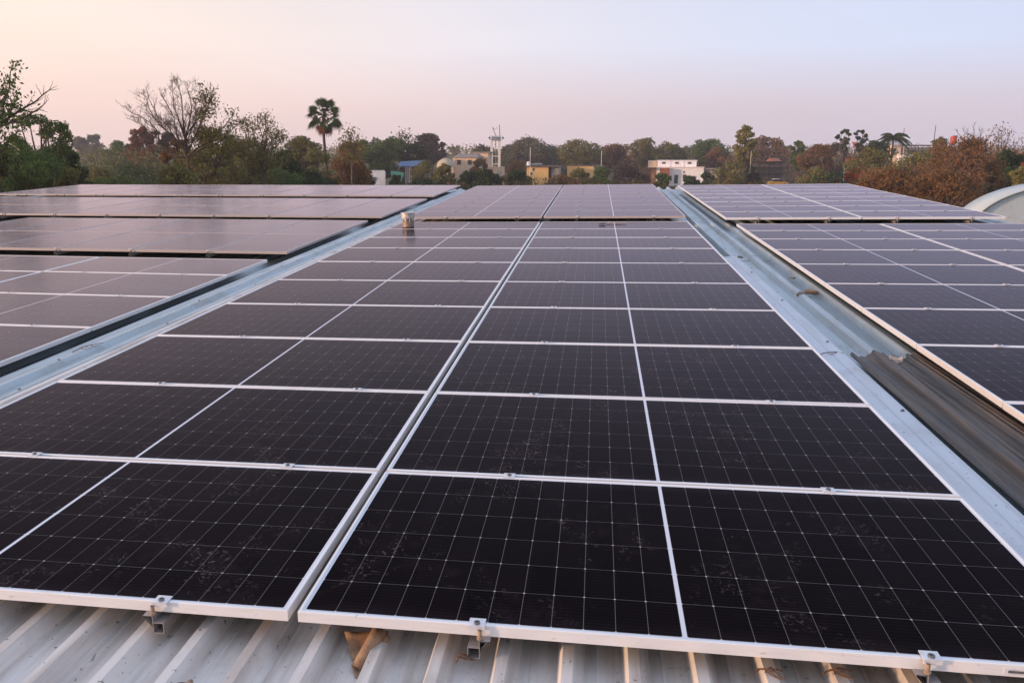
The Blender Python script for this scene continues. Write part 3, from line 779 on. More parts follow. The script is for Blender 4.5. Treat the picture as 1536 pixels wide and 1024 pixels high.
tree('leafy_tree', 'greyish rounded tree behind the yellowish one left of the palm', 450, 203, 150, 40, 'grey', 2.6, 3000, 12, .3, 'round', .24, group=GT)
tree('leafy_tree', 'brown olive tree directly right of the palm trunk', 522, 212, 85, 62, 'brown', 3.0, 4200, 18, .25, 'round', .19, seed=6, group=GT)
bare_tree('tall thin shoot with few leaves right of the palm', 527, 80, 250, [(518, 203, 245), (524, 196, 240), (530, 200, 240), (538, 206, 245), (512, 214, 248), (544, 218, 250)], .10, 'olive', 900, 3.3, 'sparse_tree', GT, 2, 'bark_pale')
tree('leafy_tree', 'wide deep green tree above the white wall', 572, 206, 172, 84, 'green', 3.2, 6000, 24, .35, 'umbrella', .16, seed=7, group=GT)
tree('leafy_tree', 'deep green tree above the blue canopy', 618, 216, 180, 52, 'dark', 3.0, 3600, 16, .4, 'umbrella', .18, group=GT)
bare_tree('see through tree with dotted leaf tufts above the blue canopy', 610, 176, 242, [(594, 206, 238), (602, 202, 235), (608, 198, 232), (614, 203, 232), (622, 206, 235), (628, 214, 238), (590, 216, 240)], .16, 'dark', 800, 3.4, 'sparse_tree', GT, 2, 'bark')
tree('umbrella_tree', 'dark plum tree with umbrella crown left of the beige house', 646, 200, 230, 46, 'plum', 2.6, 5200, 16, .42, 'umbrella', .20, group=GT)
tree('umbrella_tree', 'small dark tree tucked under the right of the plum umbrella tree', 663, 213, 235, 16, 'plum', 2.4, 1200, 8, .4, 'umbrella', .24, group=GT)
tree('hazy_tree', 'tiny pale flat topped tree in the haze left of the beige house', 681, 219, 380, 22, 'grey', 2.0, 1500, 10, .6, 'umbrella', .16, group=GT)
tree('leafy_tree', 'dark rounded tree behind the water tower, on its left', 727, 218, 290, 44, 'plum', 2.6, 3600, 14, .2, 'round', .24, group=GT)
tree('leafy_tree', 'dark blue green tree behind the water tower, on its right', 763, 217, 280, 44, 'dark', 2.6, 4000, 14, .2, 'round', .24, group=GT)
tree('leafy_tree', 'brownish grey tree right of the water tower', 797, 206, 220, 84, 'grey', 2.7, 5600, 24, .3, 'round', .17, bark='bark_pale', seed=8, group=GT)
tree('leafy_tree', 'small dark green tree between the two brownish tall trees', 834, 222, 250, 44, 'dark', 2.6, 3200, 14, .2, 'round', .22, group=GT)
tree('leafy_tree', 'olive tree with rounded light top above the yellow wall', 868, 209, 210, 66, 'olive', 2.7, 5200, 20, .25, 'round', .19, seed=9, group=GT)
tree('leafy_tree', 'brown dry tree right of the yellow wall', 922, 216, 230, 62, 'brown', 2.7, 4800, 18, .2, 'round', .20, seed=10, group=GT)
tree('leafy_tree', 'olive tree with tufted top left of the white building', 968, 207, 240, 50, 'olive', 2.7, 4200, 18, .25, 'umbrella', .19, seed=11, group=GT)
tree('leafy_tree', 'wide olive tree directly behind the white building', 1002, 214, 250, 56, 'olive', 2.6, 4800, 18, .2, 'round', .20, seed=12, group=GT)
tree('leafy_tree', 'grey green low tree behind the right end of white building', 1032, 219, 290, 44, 'grey', 2.5, 3200, 14, .2, 'round', .22, seed=13, group=GT)
tree('leafy_tree', 'dark green two topped tree right of the white building', 1066, 208, 235, 64, 'green', 2.7, 4800, 20, .25, 'umbrella', .17, seed=14, group=GT)
tree('leafy_tree', 'reddish dry tree in front of the two topped tree', 1074, 221, 215, 42, 'brown', 2.6, 3000, 14, .2, 'round', .22, seed=15, group=GT)
tree('tall_tree', 'slender tall yellow green tree rising above the right treeline', 1117, 188, 160, 30, 'yellow', 2.9, 2400, 18, .45, 'column', .21, bark='bark_pale', group=GT, hollow=True)
tree('round_bush', 'dark clipped tree below the slender yellow green tree', 1113, 234, 165, 34, 'dark', 2.7, 2400, 8, .4, 'round', .28, group=GT)
tree('leafy_tree', 'brownish hazy tree right of the slender yellow green tree', 1152, 205, 246, 56, 'brown', 2.7, 3600, 20, .3, 'round', .17, bark='bark_pale', seed=16, group=GT, hollow=True)
tree('leafy_tree', 'green topped small tree above the dry bushes right of centre', 1197, 211, 200, 32, 'green', 2.8, 2200, 12, .35, 'umbrella', .20, group=GT)
tree('leafy_tree', 'brown olive tree between the green topped tree and orange canopy', 1228, 216, 170, 56, 'brown', 2.8, 5200, 20, .15, 'round', .20, seed=17, group=GT)
tree('leafy_tree', 'grey brown tree left of the two tufted trees', 1252, 214, 185, 44, 'grey', 2.7, 3400, 16, .2, 'round', .21, seed=18, group=GT)
tree('sparse_tree', 'left one of two tufted pine like trees above orange canopy', 1265, 194, 175, 24, 'dark', 3.0, 700, 12, .6, 'umbrella', .13, bark='bark_pale', group=GT)
tree('sparse_tree', 'right one of two tufted pine like trees above orange canopy', 1289, 195, 175, 22, 'dark', 3.0, 700, 12, .6, 'umbrella', .14, bark='bark_pale', group=GT)
fan_palm('tall fan palm with brown dead fronds above the left treeline', 488, 140, 100, 47)
feather_palm('dark feathery palm on the rise at the right', 1338, 193, 190, 46)
tree('leafy_tree', 'dark tree at the left foot of the feathery palm', 1310, 211, 180, 50, 'dark', 2.8, 3400, 14, .3, 'round', .22, seed=19, group=GT)
tree('leafy_tree', 'green olive tree below the feathery palm', 1318, 222, 120, 78, 'olive', 3.0, 6000, 22, .15, 'round', .19, seed=20, group=GT)
tree('leafy_tree', 'low green tree left of the red tank on the rise', 1412, 206, 200, 44, 'olive', 2.7, 2800, 12, .3, 'round', .22, seed=21, group=GT)
tree('dry_tree', 'big dry brown tree left of the arched shed', 1440, 204, 74, 104, 'brown', 3.3, 4600, 30, .12, 'round', .17, seed=22, group=GT)
tree('dry_tree', 'dry brown shrub tree behind the right array corner', 1378, 228, 84, 84, 'olive', 3.1, 3600, 24, .1, 'round', .18, seed=23, group=GT)
tree('dry_tree', 'low dry brown bush just beyond the right array edge', 1345, 252, 62, 84, 'brown', 3.2, 3000, 22, .1, 'round', .19, seed=24, group=GT)
tree('dry_tree', 'rusty dry bush right beside the far corner of the arched shed', 1424, 256, 56, 88, 'brown', 3.3, 3000, 22, .1, 'round', .19, seed=25, group=GT)
bare_tree('leafless twiggy tree rising above the big dry brown tree', 1456, 78, 240, [(1430, 195, 240), (1442, 192, 236), (1455, 186, 236), (1468, 190, 236), (1482, 193, 238), (1420, 208, 242), (1490, 210, 240)], .13, None, 0, 3, 'bare_tree', GT, 2, 'bark')
bare_tree('pale twiggy tree with sparse red leaves at the far right', 1502, 95, 248, [(1490, 196, 246), (1502, 192, 244), (1516, 196, 244), (1480, 206, 248), (1524, 208, 248), (1530, 222, 250), (1478, 224, 250)], .14, 'brown', 900, 2.8, 'sparse_tree', GT, 2, 'bark_pale')
bare_tree('pale leafless shrub in front of the dry brown tree', 1432, 60, 292, [(1388, 252, 292), (1400, 236, 290), (1415, 228, 290), (1430, 222, 288), (1446, 226, 290), (1460, 236, 290), (1478, 246, 292), (1470, 268, 292)], .09, 'rust', 500, 3.0, 'bare_shrub', GT, 2, 'bark_pale')
bare_tree('pale leafless shrub beyond the middle of the right array edge', 1362, 62, 284, [(1322, 262, 282), (1334, 246, 282), (1348, 238, 280), (1362, 234, 280), (1378, 240, 280), (1394, 254, 282), (1404, 268, 284)], .08, 'olive', 500, 3.0, 'bare_shrub', GT, 2, 'bark_pale')
tree('leafy_tree', 'dark green tree above the arched shed roof', 1514, 226, 84, 52, 'dark', 3.2, 4600, 14, .2, 'round', .24, seed=26, group=GT)
tree('leafy_tree', 'rust brown tree cut by the right picture edge', 1550, 216, 88, 50, 'rust', 3.1, 3600, 14, .2, 'round', .22, seed=27, group=GT)
tree('leafy_tree', 'yellowish shrub above the arched shed at the right picture edge', 1538, 250, 70, 30, 'yellow', 3.1, 1800, 10, .3, 'round', .24, seed=28, group=GT)
tree('flowering_bush', 'orange red flowering bush beyond the right array', 1290, 248, 120, 30, 'orange', 3.0, 2200, 12, .15, 'column', .26, seed=29, group=GT)
# bushes in front of the buildings
GS = 'bushes in front of the village'
for (px, top, D, w, lf, lab) in (
        (148, 250, 75, 60, 'olive', 'pale olive hedge bush above the left array, left of the rust tree'),
        (205, 243, 110, 100, 'dark', 'long dark hedge below the rust tree'), (172, 262, 66, 70, 'green', 'low green bush at the far left array edge'),
        (262, 246, 43, 60, 'olive', 'olive bush hiding the foot of the leafless tree'), (340, 246, 66, 86, 'dark', 'dark green bush right of the leafless tree foot'),
        (415, 250, 74, 70, 'green', 'green bush below the blue black rounded bush'), (475, 256, 82, 56, 'dark', 'dark bush at the foot of the palm'),
        (536, 256, 100, 46, 'dark', 'dark round bush left of the white wall'), (592, 262, 120, 24, 'dark', 'narrow dark bush between white wall and green tarp'),
        (640, 240, 150, 46, 'olive', 'olive round tree in front of the cream canvas shelter'), (668, 246, 125, 34, 'olive', 'olive bush left below the beige house'),
        (640, 268, 120, 54, 'dark', 'flat dark bush below the cream canvas shelter'), (722, 238, 175, 30, 'brown', 'reddish bush right of the beige house'),
        (703, 256, 130, 40, 'dark', 'dark green bush below the beige house'), (733, 253, 120, 42, 'dark', 'dark bush below the water tower, on its left'),
        (775, 240, 185, 36, 'brown', 'brown bush right of the water tower legs'), (776, 254, 120, 38, 'dark', 'dark green bush left of the yellow hut'),
        (868, 251, 140, 34, 'olive', 'dark olive bush growing before the yellow wall'), (845, 262, 130, 60, 'brown', 'low brown scrub between yellow hut and yellow wall'),
        (905, 250, 150, 34, 'green', 'green bush right of the yellow wall'), (945, 248, 160, 52, 'plum', 'dark brown bush left of the white building'),
        (998, 260, 150, 28, 'green', 'bright green bush before the brick part of white building'), (1036, 264, 170, 28, 'dark', 'dark bush before the white building door'),
        (1063, 258, 175, 26, 'dark', 'dark bush at the right end of the white building'), (1098, 242, 150, 56, 'olive', 'large olive bush right of the white building'),
        (1132, 258, 150, 38, 'plum', 'brown bush left of the yellow car'), (1222, 250, 140, 56, 'olive', 'dark olive bush right of the yellow car'),
        (1250, 258, 120, 56, 'dark', 'dark bush left of the orange flowering bush')):
    tree('bush', lab, px, top, D, w, lf, 2.9, 3000, 12, .12, 'round', .24, group=GS, cat='bush', hollow=False)

def thicket(name, label, leaf, n, D0, D1, ylo, yhi, lpx, seed, x0=-120, x1=1660, ybot=296):
    rs = np.random.RandomState(seed); P = np.zeros((n, 3))
    px = rs.uniform(x0, x1, n); D = rs.uniform(D0, D1, n)
    ph = px*.045+D*.06; yy = ylo+(yhi-ylo)*(.5+.25*np.sin(ph)+.15*np.sin(ph*2.7+1.3)+.10*np.sin(ph*6.1+D*.3))
    keep = ((px > 1150) & (px < 1192)) | ((px > 984) & (px < 1062)) | ((px > 552) & (px < 668)); yy = np.where(keep & (yy < 279) & (D < 200), 279, yy)
    for i in range(n):
        tz = at(px[i], yy[i], D[i]); bz = max(GZ, at(px[i], ybot, D[i]).z)
        P[i] = (tz.x, tz.y, bz+(tz.z-bz)*rs.uniform(0, 1)**1.15)
    v, q = leaf_faces(P, 1.0, rs)
    s = np.repeat(lpx*D/F_PX, 4)[:, None]; c = np.repeat(P, 4, 0); v = c+(v-c)*s
    o = link(name, np_mesh(name, v, q), LEAF[leaf]); return tag(o, label, 'vegetation', None, 'stuff')
thicket('undergrowth', 'mixed dark green scrub between the roof and the village', 'dark', 16000, 70, 185, 262, 282, 3.6, 1)
thicket('undergrowth', 'dry brown scrub between the roof and the village', 'brown', 16000, 80, 195, 262, 282, 3.4, 2)
thicket('undergrowth', 'dry brown scrub thicket on the rise at the right', 'brown', 12000, 60, 120, 238, 262, 3.4, 3, 1290, 1480, 310)
thicket('undergrowth', 'olive tangled shrubs below the trees on the left', 'olive', 22000, 105, 170, 216, 240, 3.4, 6, -60, 540)
thicket('undergrowth', 'dark green tangled shrubs below the trees on the left', 'dark', 14000, 100, 160, 228, 250, 3.4, 7, -60, 540)
thicket('undergrowth', 'dry reddish shrubs filling the rise at the right', 'brown', 20000, 226, 262, 216, 238, 3.2, 8, 1070, 1560)
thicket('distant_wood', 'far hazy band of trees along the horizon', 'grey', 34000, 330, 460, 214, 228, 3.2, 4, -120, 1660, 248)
thicket('distant_wood', 'far dark band of trees behind the village', 'olive', 42000, 262, 330, 214, 233, 3.2, 5, -120, 1660, 266)

# ------------------------------------------------------------------ background: buildings
BM = dict(
    cream=mat_plain('cream_plaster', (.74, .55, .39), (.62, .46, .33), .85, scale=1.2), yellow=mat_plain('yellow_plaster', (.76, .49, .19), (.62, .41, .18), .85, scale=1.2),
    white=mat_plain('white_plaster', (.86, .83, .85), (.74, .71, .73), .8, scale=1.0), grey=mat_plain('grey_concrete', (.34, .33, .32), (.24, .23, .22), .9, scale=1.2),
    darkroof=mat_plain('brown_slab', (.12, .085, .07), rough=.9, scale=1.5), greyroof=mat_plain('grey_brown_tiles', (.26, .22, .20), (.20, .165, .15), .9, scale=1.5),
    brick=mat_plain('brick', (.30, .10, .06), (.22, .08, .05), .9, scale=3), dark=mat_plain('dark_opening', (.03, .028, .03), rough=.5), wood=mat_plain('dark_timber', (.075, .05, .04), rough=.9, scale=3),
    blue=mat_plain('blue_tarp', (.055, .125, .26), (.04, .09, .19), .6, scale=2), tarpg=mat_plain('green_tarp', (.04, .20, .12), rough=.6, scale=2), canvas=mat_plain('cream_canvas', (.55, .50, .38), (.45, .40, .30), .85, scale=2),
    tower=mat_plain('white_frame_paint', (.88, .83, .80), (.74, .67, .62), .7, scale=2), rail=mat_plain('blue_grey_rail', (.30, .38, .42), rough=.6), red=mat_plain('red_tank_paint', (.50, .07, .04), rough=.55, scale=2),
    orange=mat_plain('orange_cloth', (.60, .16, .07), (.45, .12, .06), .8, scale=2), shed_end=mat_metal_sheet('pale_blue_end_wall', (.52, .62, .67), (.50, .46, .40), .35, .55, .05), shed=mat_metal_sheet('pale_vault_sheet', (.46, .53, .55), (.50, .50, .46), .4, .5, .1), carp=mat_plain('yellow_car_paint', (.60, .33, .03), rough=.35, scale=1), tyre=mat_plain('tyre_rubber', (.02, .02, .02), rough=.9))
class Bld:
    """a building drawn in picture units, built in metres where it stands, facing the camera's heading"""
    def __init__(s, name, label, cat, pc, D, rz=0.0, group=None):
        s.pc, s.D = pc, D; s.k = D/F_PX
        s.root = empty(name, Tr(base_of(pc, D)) @ Matrix.Rotation(-YAW+rz, 4, 'Z')); tag(s.root, label, cat, group)
    def x(s, px): return (px-s.pc)*s.k
    def z(s, py): return float(CAM[2])+(HORIZON-py)*s.k*1.025-GZ
    def box(s, part, x0, x1, ytop, ybot, d0, d1, mat, parent=None):
        m = MB(); zb = -.2 if ybot is None else s.z(ybot); m.box(s.x(x0), s.x(x1), d0, d1, zb, s.z(ytop))
        return m.build(part, BM[mat], parent or s.root)
    def win(s, x0, x1, yt, yb, d=0.0, mat='dark', part='window'):
        m = MB(); a, b, c, e = s.x(x0), s.x(x1), s.z(yb), s.z(yt); t = .10
        m.box(a, b, d-.03, d-.004, c, e); o = m.build(part, BM[mat], s.root)
        f = MB(); f.box(a-t, b+t, d-.09, d-.031, e, e+t); f.box(a-t, b+t, d-.12, d-.031, c-t, c); f.box(a-t, a, d-.06, d-.031, c, e); f.box(b, b+t, d-.06, d-.031, c, e)
        f.build('frame', BM['grey'], o); return o
    def slab(s, part, x0, x1, y, th, d0, d1, mat):
        m = MB(); z = s.z(y); m.box(s.x(x0), s.x(x1), d0, d1, z+.003, z+th); return m.build(part, BM[mat], s.root)
    def post(s, part, x0, y0, x1, y1, d, r, mat, n=6):
        m = MB(); m.tube([(s.x(x0), d, s.z(y0)), (s.x(x1), d, s.z(y1))], r, n); return m.build(part, BM[mat], s.root)
B = Bld('house', 'beige house with two square windows and grey brown roof', 'house', 700, 200, -.25)
B.box('wall', 679, 716, 236, None, 0, 6, 'cream'); B.win(686, 691, 239.5, 245.5); B.win(702, 707.5, 239.5, 245.5)
m = MB(); zr, zt = B.z(236)+.003, B.z(230.5); a, b_, c_ = B.x(678), B.x(718), B.x(722)
m.add([(a, -.5, zr), (b_, -.5, zr), (b_, 6.5, zr), (a, 6.5, zr), (a+1.0, 2.6, zt), (b_-.8, 2.6, zt), (b_-.8, 3.6, zt), (a+1.0, 3.6, zt)],
      [(0, 1, 5, 4), (1, 2, 6, 5), (2, 3, 7, 6), (3, 0, 4, 7), (4, 5, 6, 7), (3, 2, 1, 0)]); m.build('roof', BM['greyroof'], B.root)
B.box('rear_wing', 700, 723, 230, None, 6.6, 11, 'cream'); B.slab('rear_roof', 698, 725, 230, .35, 6.3, 11.4, 'greyroof')
B = Bld('shed', 'pale rounded hut roof behind the olive bush', 'shed', 668, 195)
m = MB(); n = 14; R0 = B.x(681)-B.x(668); zc = B.z(249)
for yy in (0, 5):
    for i in range(n+1): t = math.pi*i/n; m.v.append((-R0*math.cos(t), yy, zc+(B.z(237)-zc)*math.sin(t)))
m.f += [(i, i+1, n+2+i, n+1+i) for i in range(n)]+[tuple(range(n+1))[::-1], tuple(range(n+1, 2*n+2))]; m.build('roof', BM['canvas'], B.root, True)
B.box('wall', 656, 680, 249, None, .1, 4.9, 'cream')
B = Bld('canvas_shelter', 'low cream canvas shelter with ragged sloping roof', 'shelter', 642, 150)
m = MB(); m.add([(B.x(624), 0, B.z(253)), (B.x(636), 0, B.z(255)), (B.x(646), 0, B.z(253.5)), (B.x(662), 0, B.z(270)), (B.x(624), 0, -.1), (B.x(662), 0, -.1)] +
                [(B.x(624), 3, B.z(252)), (B.x(636), 3, B.z(254)), (B.x(646), 3, B.z(252.5)), (B.x(662), 3, B.z(270)), (B.x(624), 3, -.1), (B.x(662), 3, -.1)],
                [(4, 5, 3, 2, 1, 0), (6, 7, 8, 9, 11, 10), (0, 1, 7, 6), (1, 2, 8, 7), (2, 3, 9, 8), (4, 0, 6, 10), (3, 5, 11, 9)]); m.build('cover', BM['canvas'], B.root)
B = Bld('canopy', 'blue tarp canopy on thin white posts', 'canopy', 615, 160)
m = MB(); m.add([(B.x(596), 0, B.z(248)), (B.x(628), 0, B.z(249.5)), (B.x(632), 5, B.z(241)), (B.x(598), 5, B.z(242.5)), (B.x(596), 0, B.z(247.2)), (B.x(628), 0, B.z(248.7)), (B.x(632), 5, B.z(240.2)), (B.x(598), 5, B.z(241.7))],
                [(3, 2, 1, 0), (4, 5, 6, 7), (0, 1, 5, 4), (1, 2, 6, 5), (2, 3, 7, 6), (3, 0, 4, 7)]); m.build('cover', BM['blue'], B.root)
B.box('wall', 598, 630, 250, None, 3.2, 4.6, 'wood')
for x_ in (608.5, 611.5, 614, 616): B.post('post', x_, 249.5, x_, 292, .25, .04, 'white')
B = Bld('tarp_shelter', 'green tarp sloping over a low shelter', 'shelter', 596, 150)
m = MB(); m.add([(B.x(586), 0, B.z(254)), (B.x(606), 0, B.z(257)), (B.x(602), -2, B.z(268)), (B.x(588), -2, B.z(266)), (B.x(586), 0, B.z(255)), (B.x(606), 0, B.z(258)), (B.x(602), -2, B.z(269)), (B.x(588), -2, B.z(267))],
                [(0, 3, 2, 1), (4, 5, 6, 7), (0, 1, 5, 4), (1, 2, 6, 5), (2, 3, 7, 6), (3, 0, 4, 7)]); m.build('cover', BM['tarpg'], B.root)
B.box('wall', 587, 605, 258.5, None, .1, 3, 'wood')
B = Bld('plaster_wall', 'white plastered wall end below the deep green tree', 'wall', 566, 150)
B.box('wall', 555, 577, 255.5, None, 0, .5, 'white'); B.box('coping', 557, 576, 253.8, 255.45, -.05, .55, 'white'); B.box('brick_end', 548, 554.9, 254.5, None, .1, .6, 'brick')
# water tower
B = Bld('water_tower', 'tall white framed water tower with railed platform and rods', 'water tower', 744, 220)
for dd in (0, 2.6):
    for x_ in (738, 749.3): B.box('leg', x_-1.5, x_+1.5, 212.6, None, dd, dd+.4, 'tower')
for yy in (222, 234, 245): B.box('cross_beam', 739.2, 748.1, yy-.6, yy+.6, .08, .32, 'tower')
B.box('head_beam', 736.9, 750.4, 211.2, 212.5, -.05, 3.1, 'tower')
B.box('platform', 735, 753, 210.4, 211.1, -.6, 3.6, 'rail')
for x_ in (735.4, 740, 744, 748, 752.6): B.box('rail_post', x_-.25, x_+.25, 206.3, 210.3, -.55, -.45, 'rail')
for yy in (206.2, 208.2): B.box('hand_rail', 735, 753, yy-.35, yy+.1, -.62, -.56, 'rail')
B.box('panel', 737.2, 750.6, 206.9, 210.2, -.4, -.3, 'rail')
for sx in (734.2, 754): m = MB(); m.lathe([(.01, 0), (.22, .03), (.25, .3), (.1, .5), (.01, .52)], 10, (B.x(sx), -.2, B.z(210))); m.build('lamp', BM['dark'], B.root)
B.post('rod', 749.5, 206, 748.6, 190.5, 0, .09, 'wood'); B.post('rod', 743.8, 206, 738.5, 194, 0, .08, 'wood'); B.post('rod', 738.2, 194, 741.6, 197, 0, .05, 'wood'); B.post('rod', 743, 197, 745.2, 193.8, .1, .05, 'wood')
B.box('ladder', 743, 744.2, 212.7, None, .2, .26, 'rail')
B = Bld('block_house', 'small cream block at the foot of the water tower', 'house', 746, 205)
B.box('wall', 733, 757, 250, None, 0, 4, 'cream'); B.slab('roof', 732.3, 757.7, 250, .18, -.15, 4.2, 'cream'); m = MB()
for i in range(6): m.box(B.x(737+i*2), B.x(747+i*1.0), -1.6+.2*i, -1.4+.2*i, -.1, B.z(264)+i*.35)
m.build('steps', BM['canvas'], B.root)
B = Bld('hut', 'yellow plastered hut with flat brown roof and grey side bay', 'hut', 814, 170, -.22)
B.box('wall', 791, 823, 249, None, 0, 5, 'yellow'); B.box('side_bay', 827, 838, 249, None, .6, 5, 'grey'); B.box('side_recess', 823.02, 826.98, 249, None, 1.2, 4.8, 'dark'); B.slab('roof', 789.5, 839, 249, .26, -.4, 5.3, 'darkroof')
B.win(800, 802, 251, 254); B.win(797, 799, 257, 260)
B = Bld('roof_tank', 'small white water tank on the yellow hut roof', 'water tank', 793.5, 171)
m = MB(); m.lathe([(.01, 0), (.34, 0), (.34, .62), (.22, .74), (.01, .75)], 14, (0, .8, B.z(247.1))); m.build('tank', BM['white'], B.root)
B = Bld('pipe', 'silvery pipe bundle lying on the yellow hut roof', 'pipe', 805, 171); B.post('tube', 796.5, 245.4, 814, 245.0, .8, .14, 'rail', 8); B.post('tube', 797.5, 245.5, 814, 245.2, 1.15, .12, 'rail', 8)
for x_ in (799, 812): B.box('prop', x_-.4, x_+.4, 246.2, 247.1, .7, 1.2, 'darkroof')
B = Bld('wall_house', 'long low yellow house front behind the olive bush', 'house', 871, 175, -.22)
B.box('wall', 852, 890, 248, None, 0, 4.5, 'yellow'); B.slab('roof', 851.4, 890.6, 248, .16, -.15, 4.7, 'darkroof'); B.win(862, 865, 256, 261)
B = Bld('brick_house', 'small brick gable with a white wall in the trees', 'house', 946, 255)
B.box('wall', 940, 951, 241.5, None, 0, 4, 'white'); m = MB(); z0 = B.z(241.5)+.003
m.add([(B.x(939), -.3, z0), (B.x(952), -.3, z0), (B.x(946), -.3, B.z(231)), (B.x(939), 4.3, z0), (B.x(952), 4.3, z0), (B.x(946), 4.3, B.z(231))], [(0, 1, 2), (5, 4, 3), (1, 4, 5, 2), (3, 0, 2, 5), (0, 3, 4, 1)]); m.build('roof', BM['brick'], B.root); B.win(942, 944.5, 243, 246)
# white building
B = Bld('white_building', 'white flat roofed building with three small upper windows', 'building', 1020, 205, -.25)
B.box('wall', 988, 1055, 249.5, None, 0, 8, 'white'); B.box('upper_storey', 988.5, 1044.5, 240.6, 249.3, 1.2, 7.5, 'white'); B.slab('parapet', 987.5, 1045.5, 240.6, .14, 1.05, 7.6, 'white')
B.box('cream_tower', 974.5, 987.4, 240.4, None, 2.4, 7, 'cream'); B.slab('ledge', 987, 1056, 249.5, .12, -.25, 1.1, 'white')
for x_ in (1006.8, 1026.0): B.box('pilaster', x_-.5, x_+.5, 240.7, 249.2, 1.08, 1.18, 'white')
for x_ in (995.5, 1014.3, 1032.5): B.win(x_, x_+4.2, 242.6, 244.4, 1.2)
B.win(1014.2, 1018.8, 260.5, 272, 0, 'dark', 'door'); B.win(1026.2, 1030.6, 260, 264.8); B.win(1026.6, 1028, 255.4, 257); B.win(1036.5, 1043.5, 263, 272)
B.box('brick_bay', 993, 1006.5, 250.6, None, -1.6, -.05, 'brick'); B.box('side_wing', 1055.1, 1078, 252.5, None, .8, 6, 'grey'); m = MB(); m.box(B.x(1050), B.x(1081), .3, 6.6, B.z(252.5)+.003, B.z(251)); m.build('wing_roof', BM['greyroof'], B.root)
B.box('porch_roof', 972, 987.2, 250, 251.5, -2.4, 2.3, 'wood'); B.box('porch_wall', 964, 981, 251.8, None, 1.4, 2.2, 'wood')
for x_ in (981.2, 986.2): B.box('post', x_-.6, x_+.6, 251.55, None, -2.2, -1.9, 'brick')
# shacks to the right
B = Bld('shack', 'brown timber shack with open floors right of the poles', 'shack', 1155, 224)
for yy in (241, 249, 257): B.box('floor', 1128, 1186, yy, yy+1.0, 0, 4, 'wood')
for x_ in (1129, 1142, 1156, 1170, 1184): B.box('post', x_-.5, x_+.5, 242.1, None, .2, .5, 'wood')
B.box('rear_wall', 1128, 1186, 242.1, None, 3.0, 3.3, 'greyroof'); m = MB(); z0 = B.z(241)+.004
m.add([(B.x(1158), -.4, z0), (B.x(1173), -.4, z0), (B.x(1172), 2.4, B.z(236.5)), (B.x(1160), 2.4, B.z(236.5)), (B.x(1158), 4.3, z0), (B.x(1173), 4.3, z0)], [(0, 1, 2, 3), (3, 2, 5, 4), (0, 3, 4), (1, 5, 2), (0, 4, 5, 1)]); m.build('tile_roof', BM['brick'], B.root)
# yellow car
B = Bld('parked_car', 'yellow car with white roof parked among the bushes', 'car', 1172, 206); z_ = B.z
def car():
    L = 4.6; s = B
    def prof_box(name, pts, w, mat, inset=0):
        m = MB(); n = len(pts); vs = [(x, y, z) for y in (inset, w-inset) for x, z in pts]; m.add(vs, [tuple(range(n)), tuple(range(n, 2*n))[::-1]]+[(i, n+i, n+(i+1) % n, (i+1) % n) for i in range(n)]); return m.build(name, BM[mat], s.root)
    prof_box('body', [(-2.3, .35), (2.3, .35), (2.32, .75), (2.2, .98), (1.1, 1.06), (-1.6, 1.10), (-2.28, 1.0), (-2.34, .7)], 1.75, 'carp')
    prof_box('cabin', [(-1.5, 1.105), (1.0, 1.065), (.35, 1.62), (-1.1, 1.64)], 1.75, 'dark', .08)
    prof_box('roof', [(-1.12, 1.645), (.38, 1.625), (.30, 1.70), (-1.05, 1.72)], 1.75, 'white', .07)
    for x_ in (-1.4, 1.45):
        for y_ in (-.02, 1.60):
            m = MB(); m.tube([(x_, y_, .34), (x_, y_+.2, .34)], .34, 16); w = m.build('wheel', BM['tyre'], s.root)
            m = MB(); yy = y_-.012 if y_ < 1 else y_+.2; m.tube([(x_, yy, .34), (x_, yy+.012, .34)], .19, 12); m.build('rim', BM['white'], w)
    for x0 in (1.2,): pass
    m = MB(); m.box(2.25, 2.36, .15, .45, .62, .80); m.build('headlight', BM['white'], s.root); m = MB(); m.box(2.25, 2.36, 1.3, 1.6, .62, .80); m.build('headlight', BM['white'], s.root)
car()
B = Bld('canopy', 'orange cloth canopy on poles below the tufted trees', 'canopy', 1288, 180)
m = MB(); m.add([(B.x(1280), 0, B.z(221)), (B.x(1294), 0, B.z(224.5)), (B.x(1293), 2, B.z(215)), (B.x(1283), 2, B.z(213.5)), (B.x(1280), 0, B.z(222)), (B.x(1294), 0, B.z(225.5)), (B.x(1293), 2, B.z(216)), (B.x(1283), 2, B.z(214.5))], [(0, 1, 2, 3), (7, 6, 5, 4), (0, 4, 5, 1), (1, 5, 6, 2), (2, 6, 7, 3), (3, 7, 4, 0)]); m.build('cloth', BM['orange'], B.root)
for x_, y_ in ((1282, 222.5), (1292.5, 225.6)): B.post('pole', x_, y_, x_, 300, .1, .06, 'wood')
B = Bld('stall', 'red cloth fronted stall below the orange canopy', 'stall', 1277, 165)
B.box('cloth', 1269, 1285, 236, 243.5, 0, .12, 'orange'); B.box('wall', 1266, 1286, 244, None, .6, 3, 'wood'); B.slab('roof', 1264, 1288, 235.8, .12, -.2, 3.2, 'wood')
for x_ in (1269.5, 1284.5): B.box('post', x_-.4, x_+.4, 243.6, None, .0, .12, 'tower')
B = Bld('hill_house', 'cream and brick house on the rise under the feathery palm', 'house', 1350, 215)
B.box('wall', 1338, 1351, 220, None, 0, 4, 'cream'); B.box('brick_side', 1351.1, 1355, 221.5, None, .3, 4, 'brick'); B.box('blue_white_wall', 1346, 1366, 232, None, -2.2, -.1, 'white'); B.slab('roof', 1337, 1352, 220, .2, -.2, 4.2, 'cream'); B.win(1341, 1343.5, 223, 227); B.win(1352, 1358, 236, 241, -2.2); B.win(1361, 1363.5, 236, 243, -2.2)
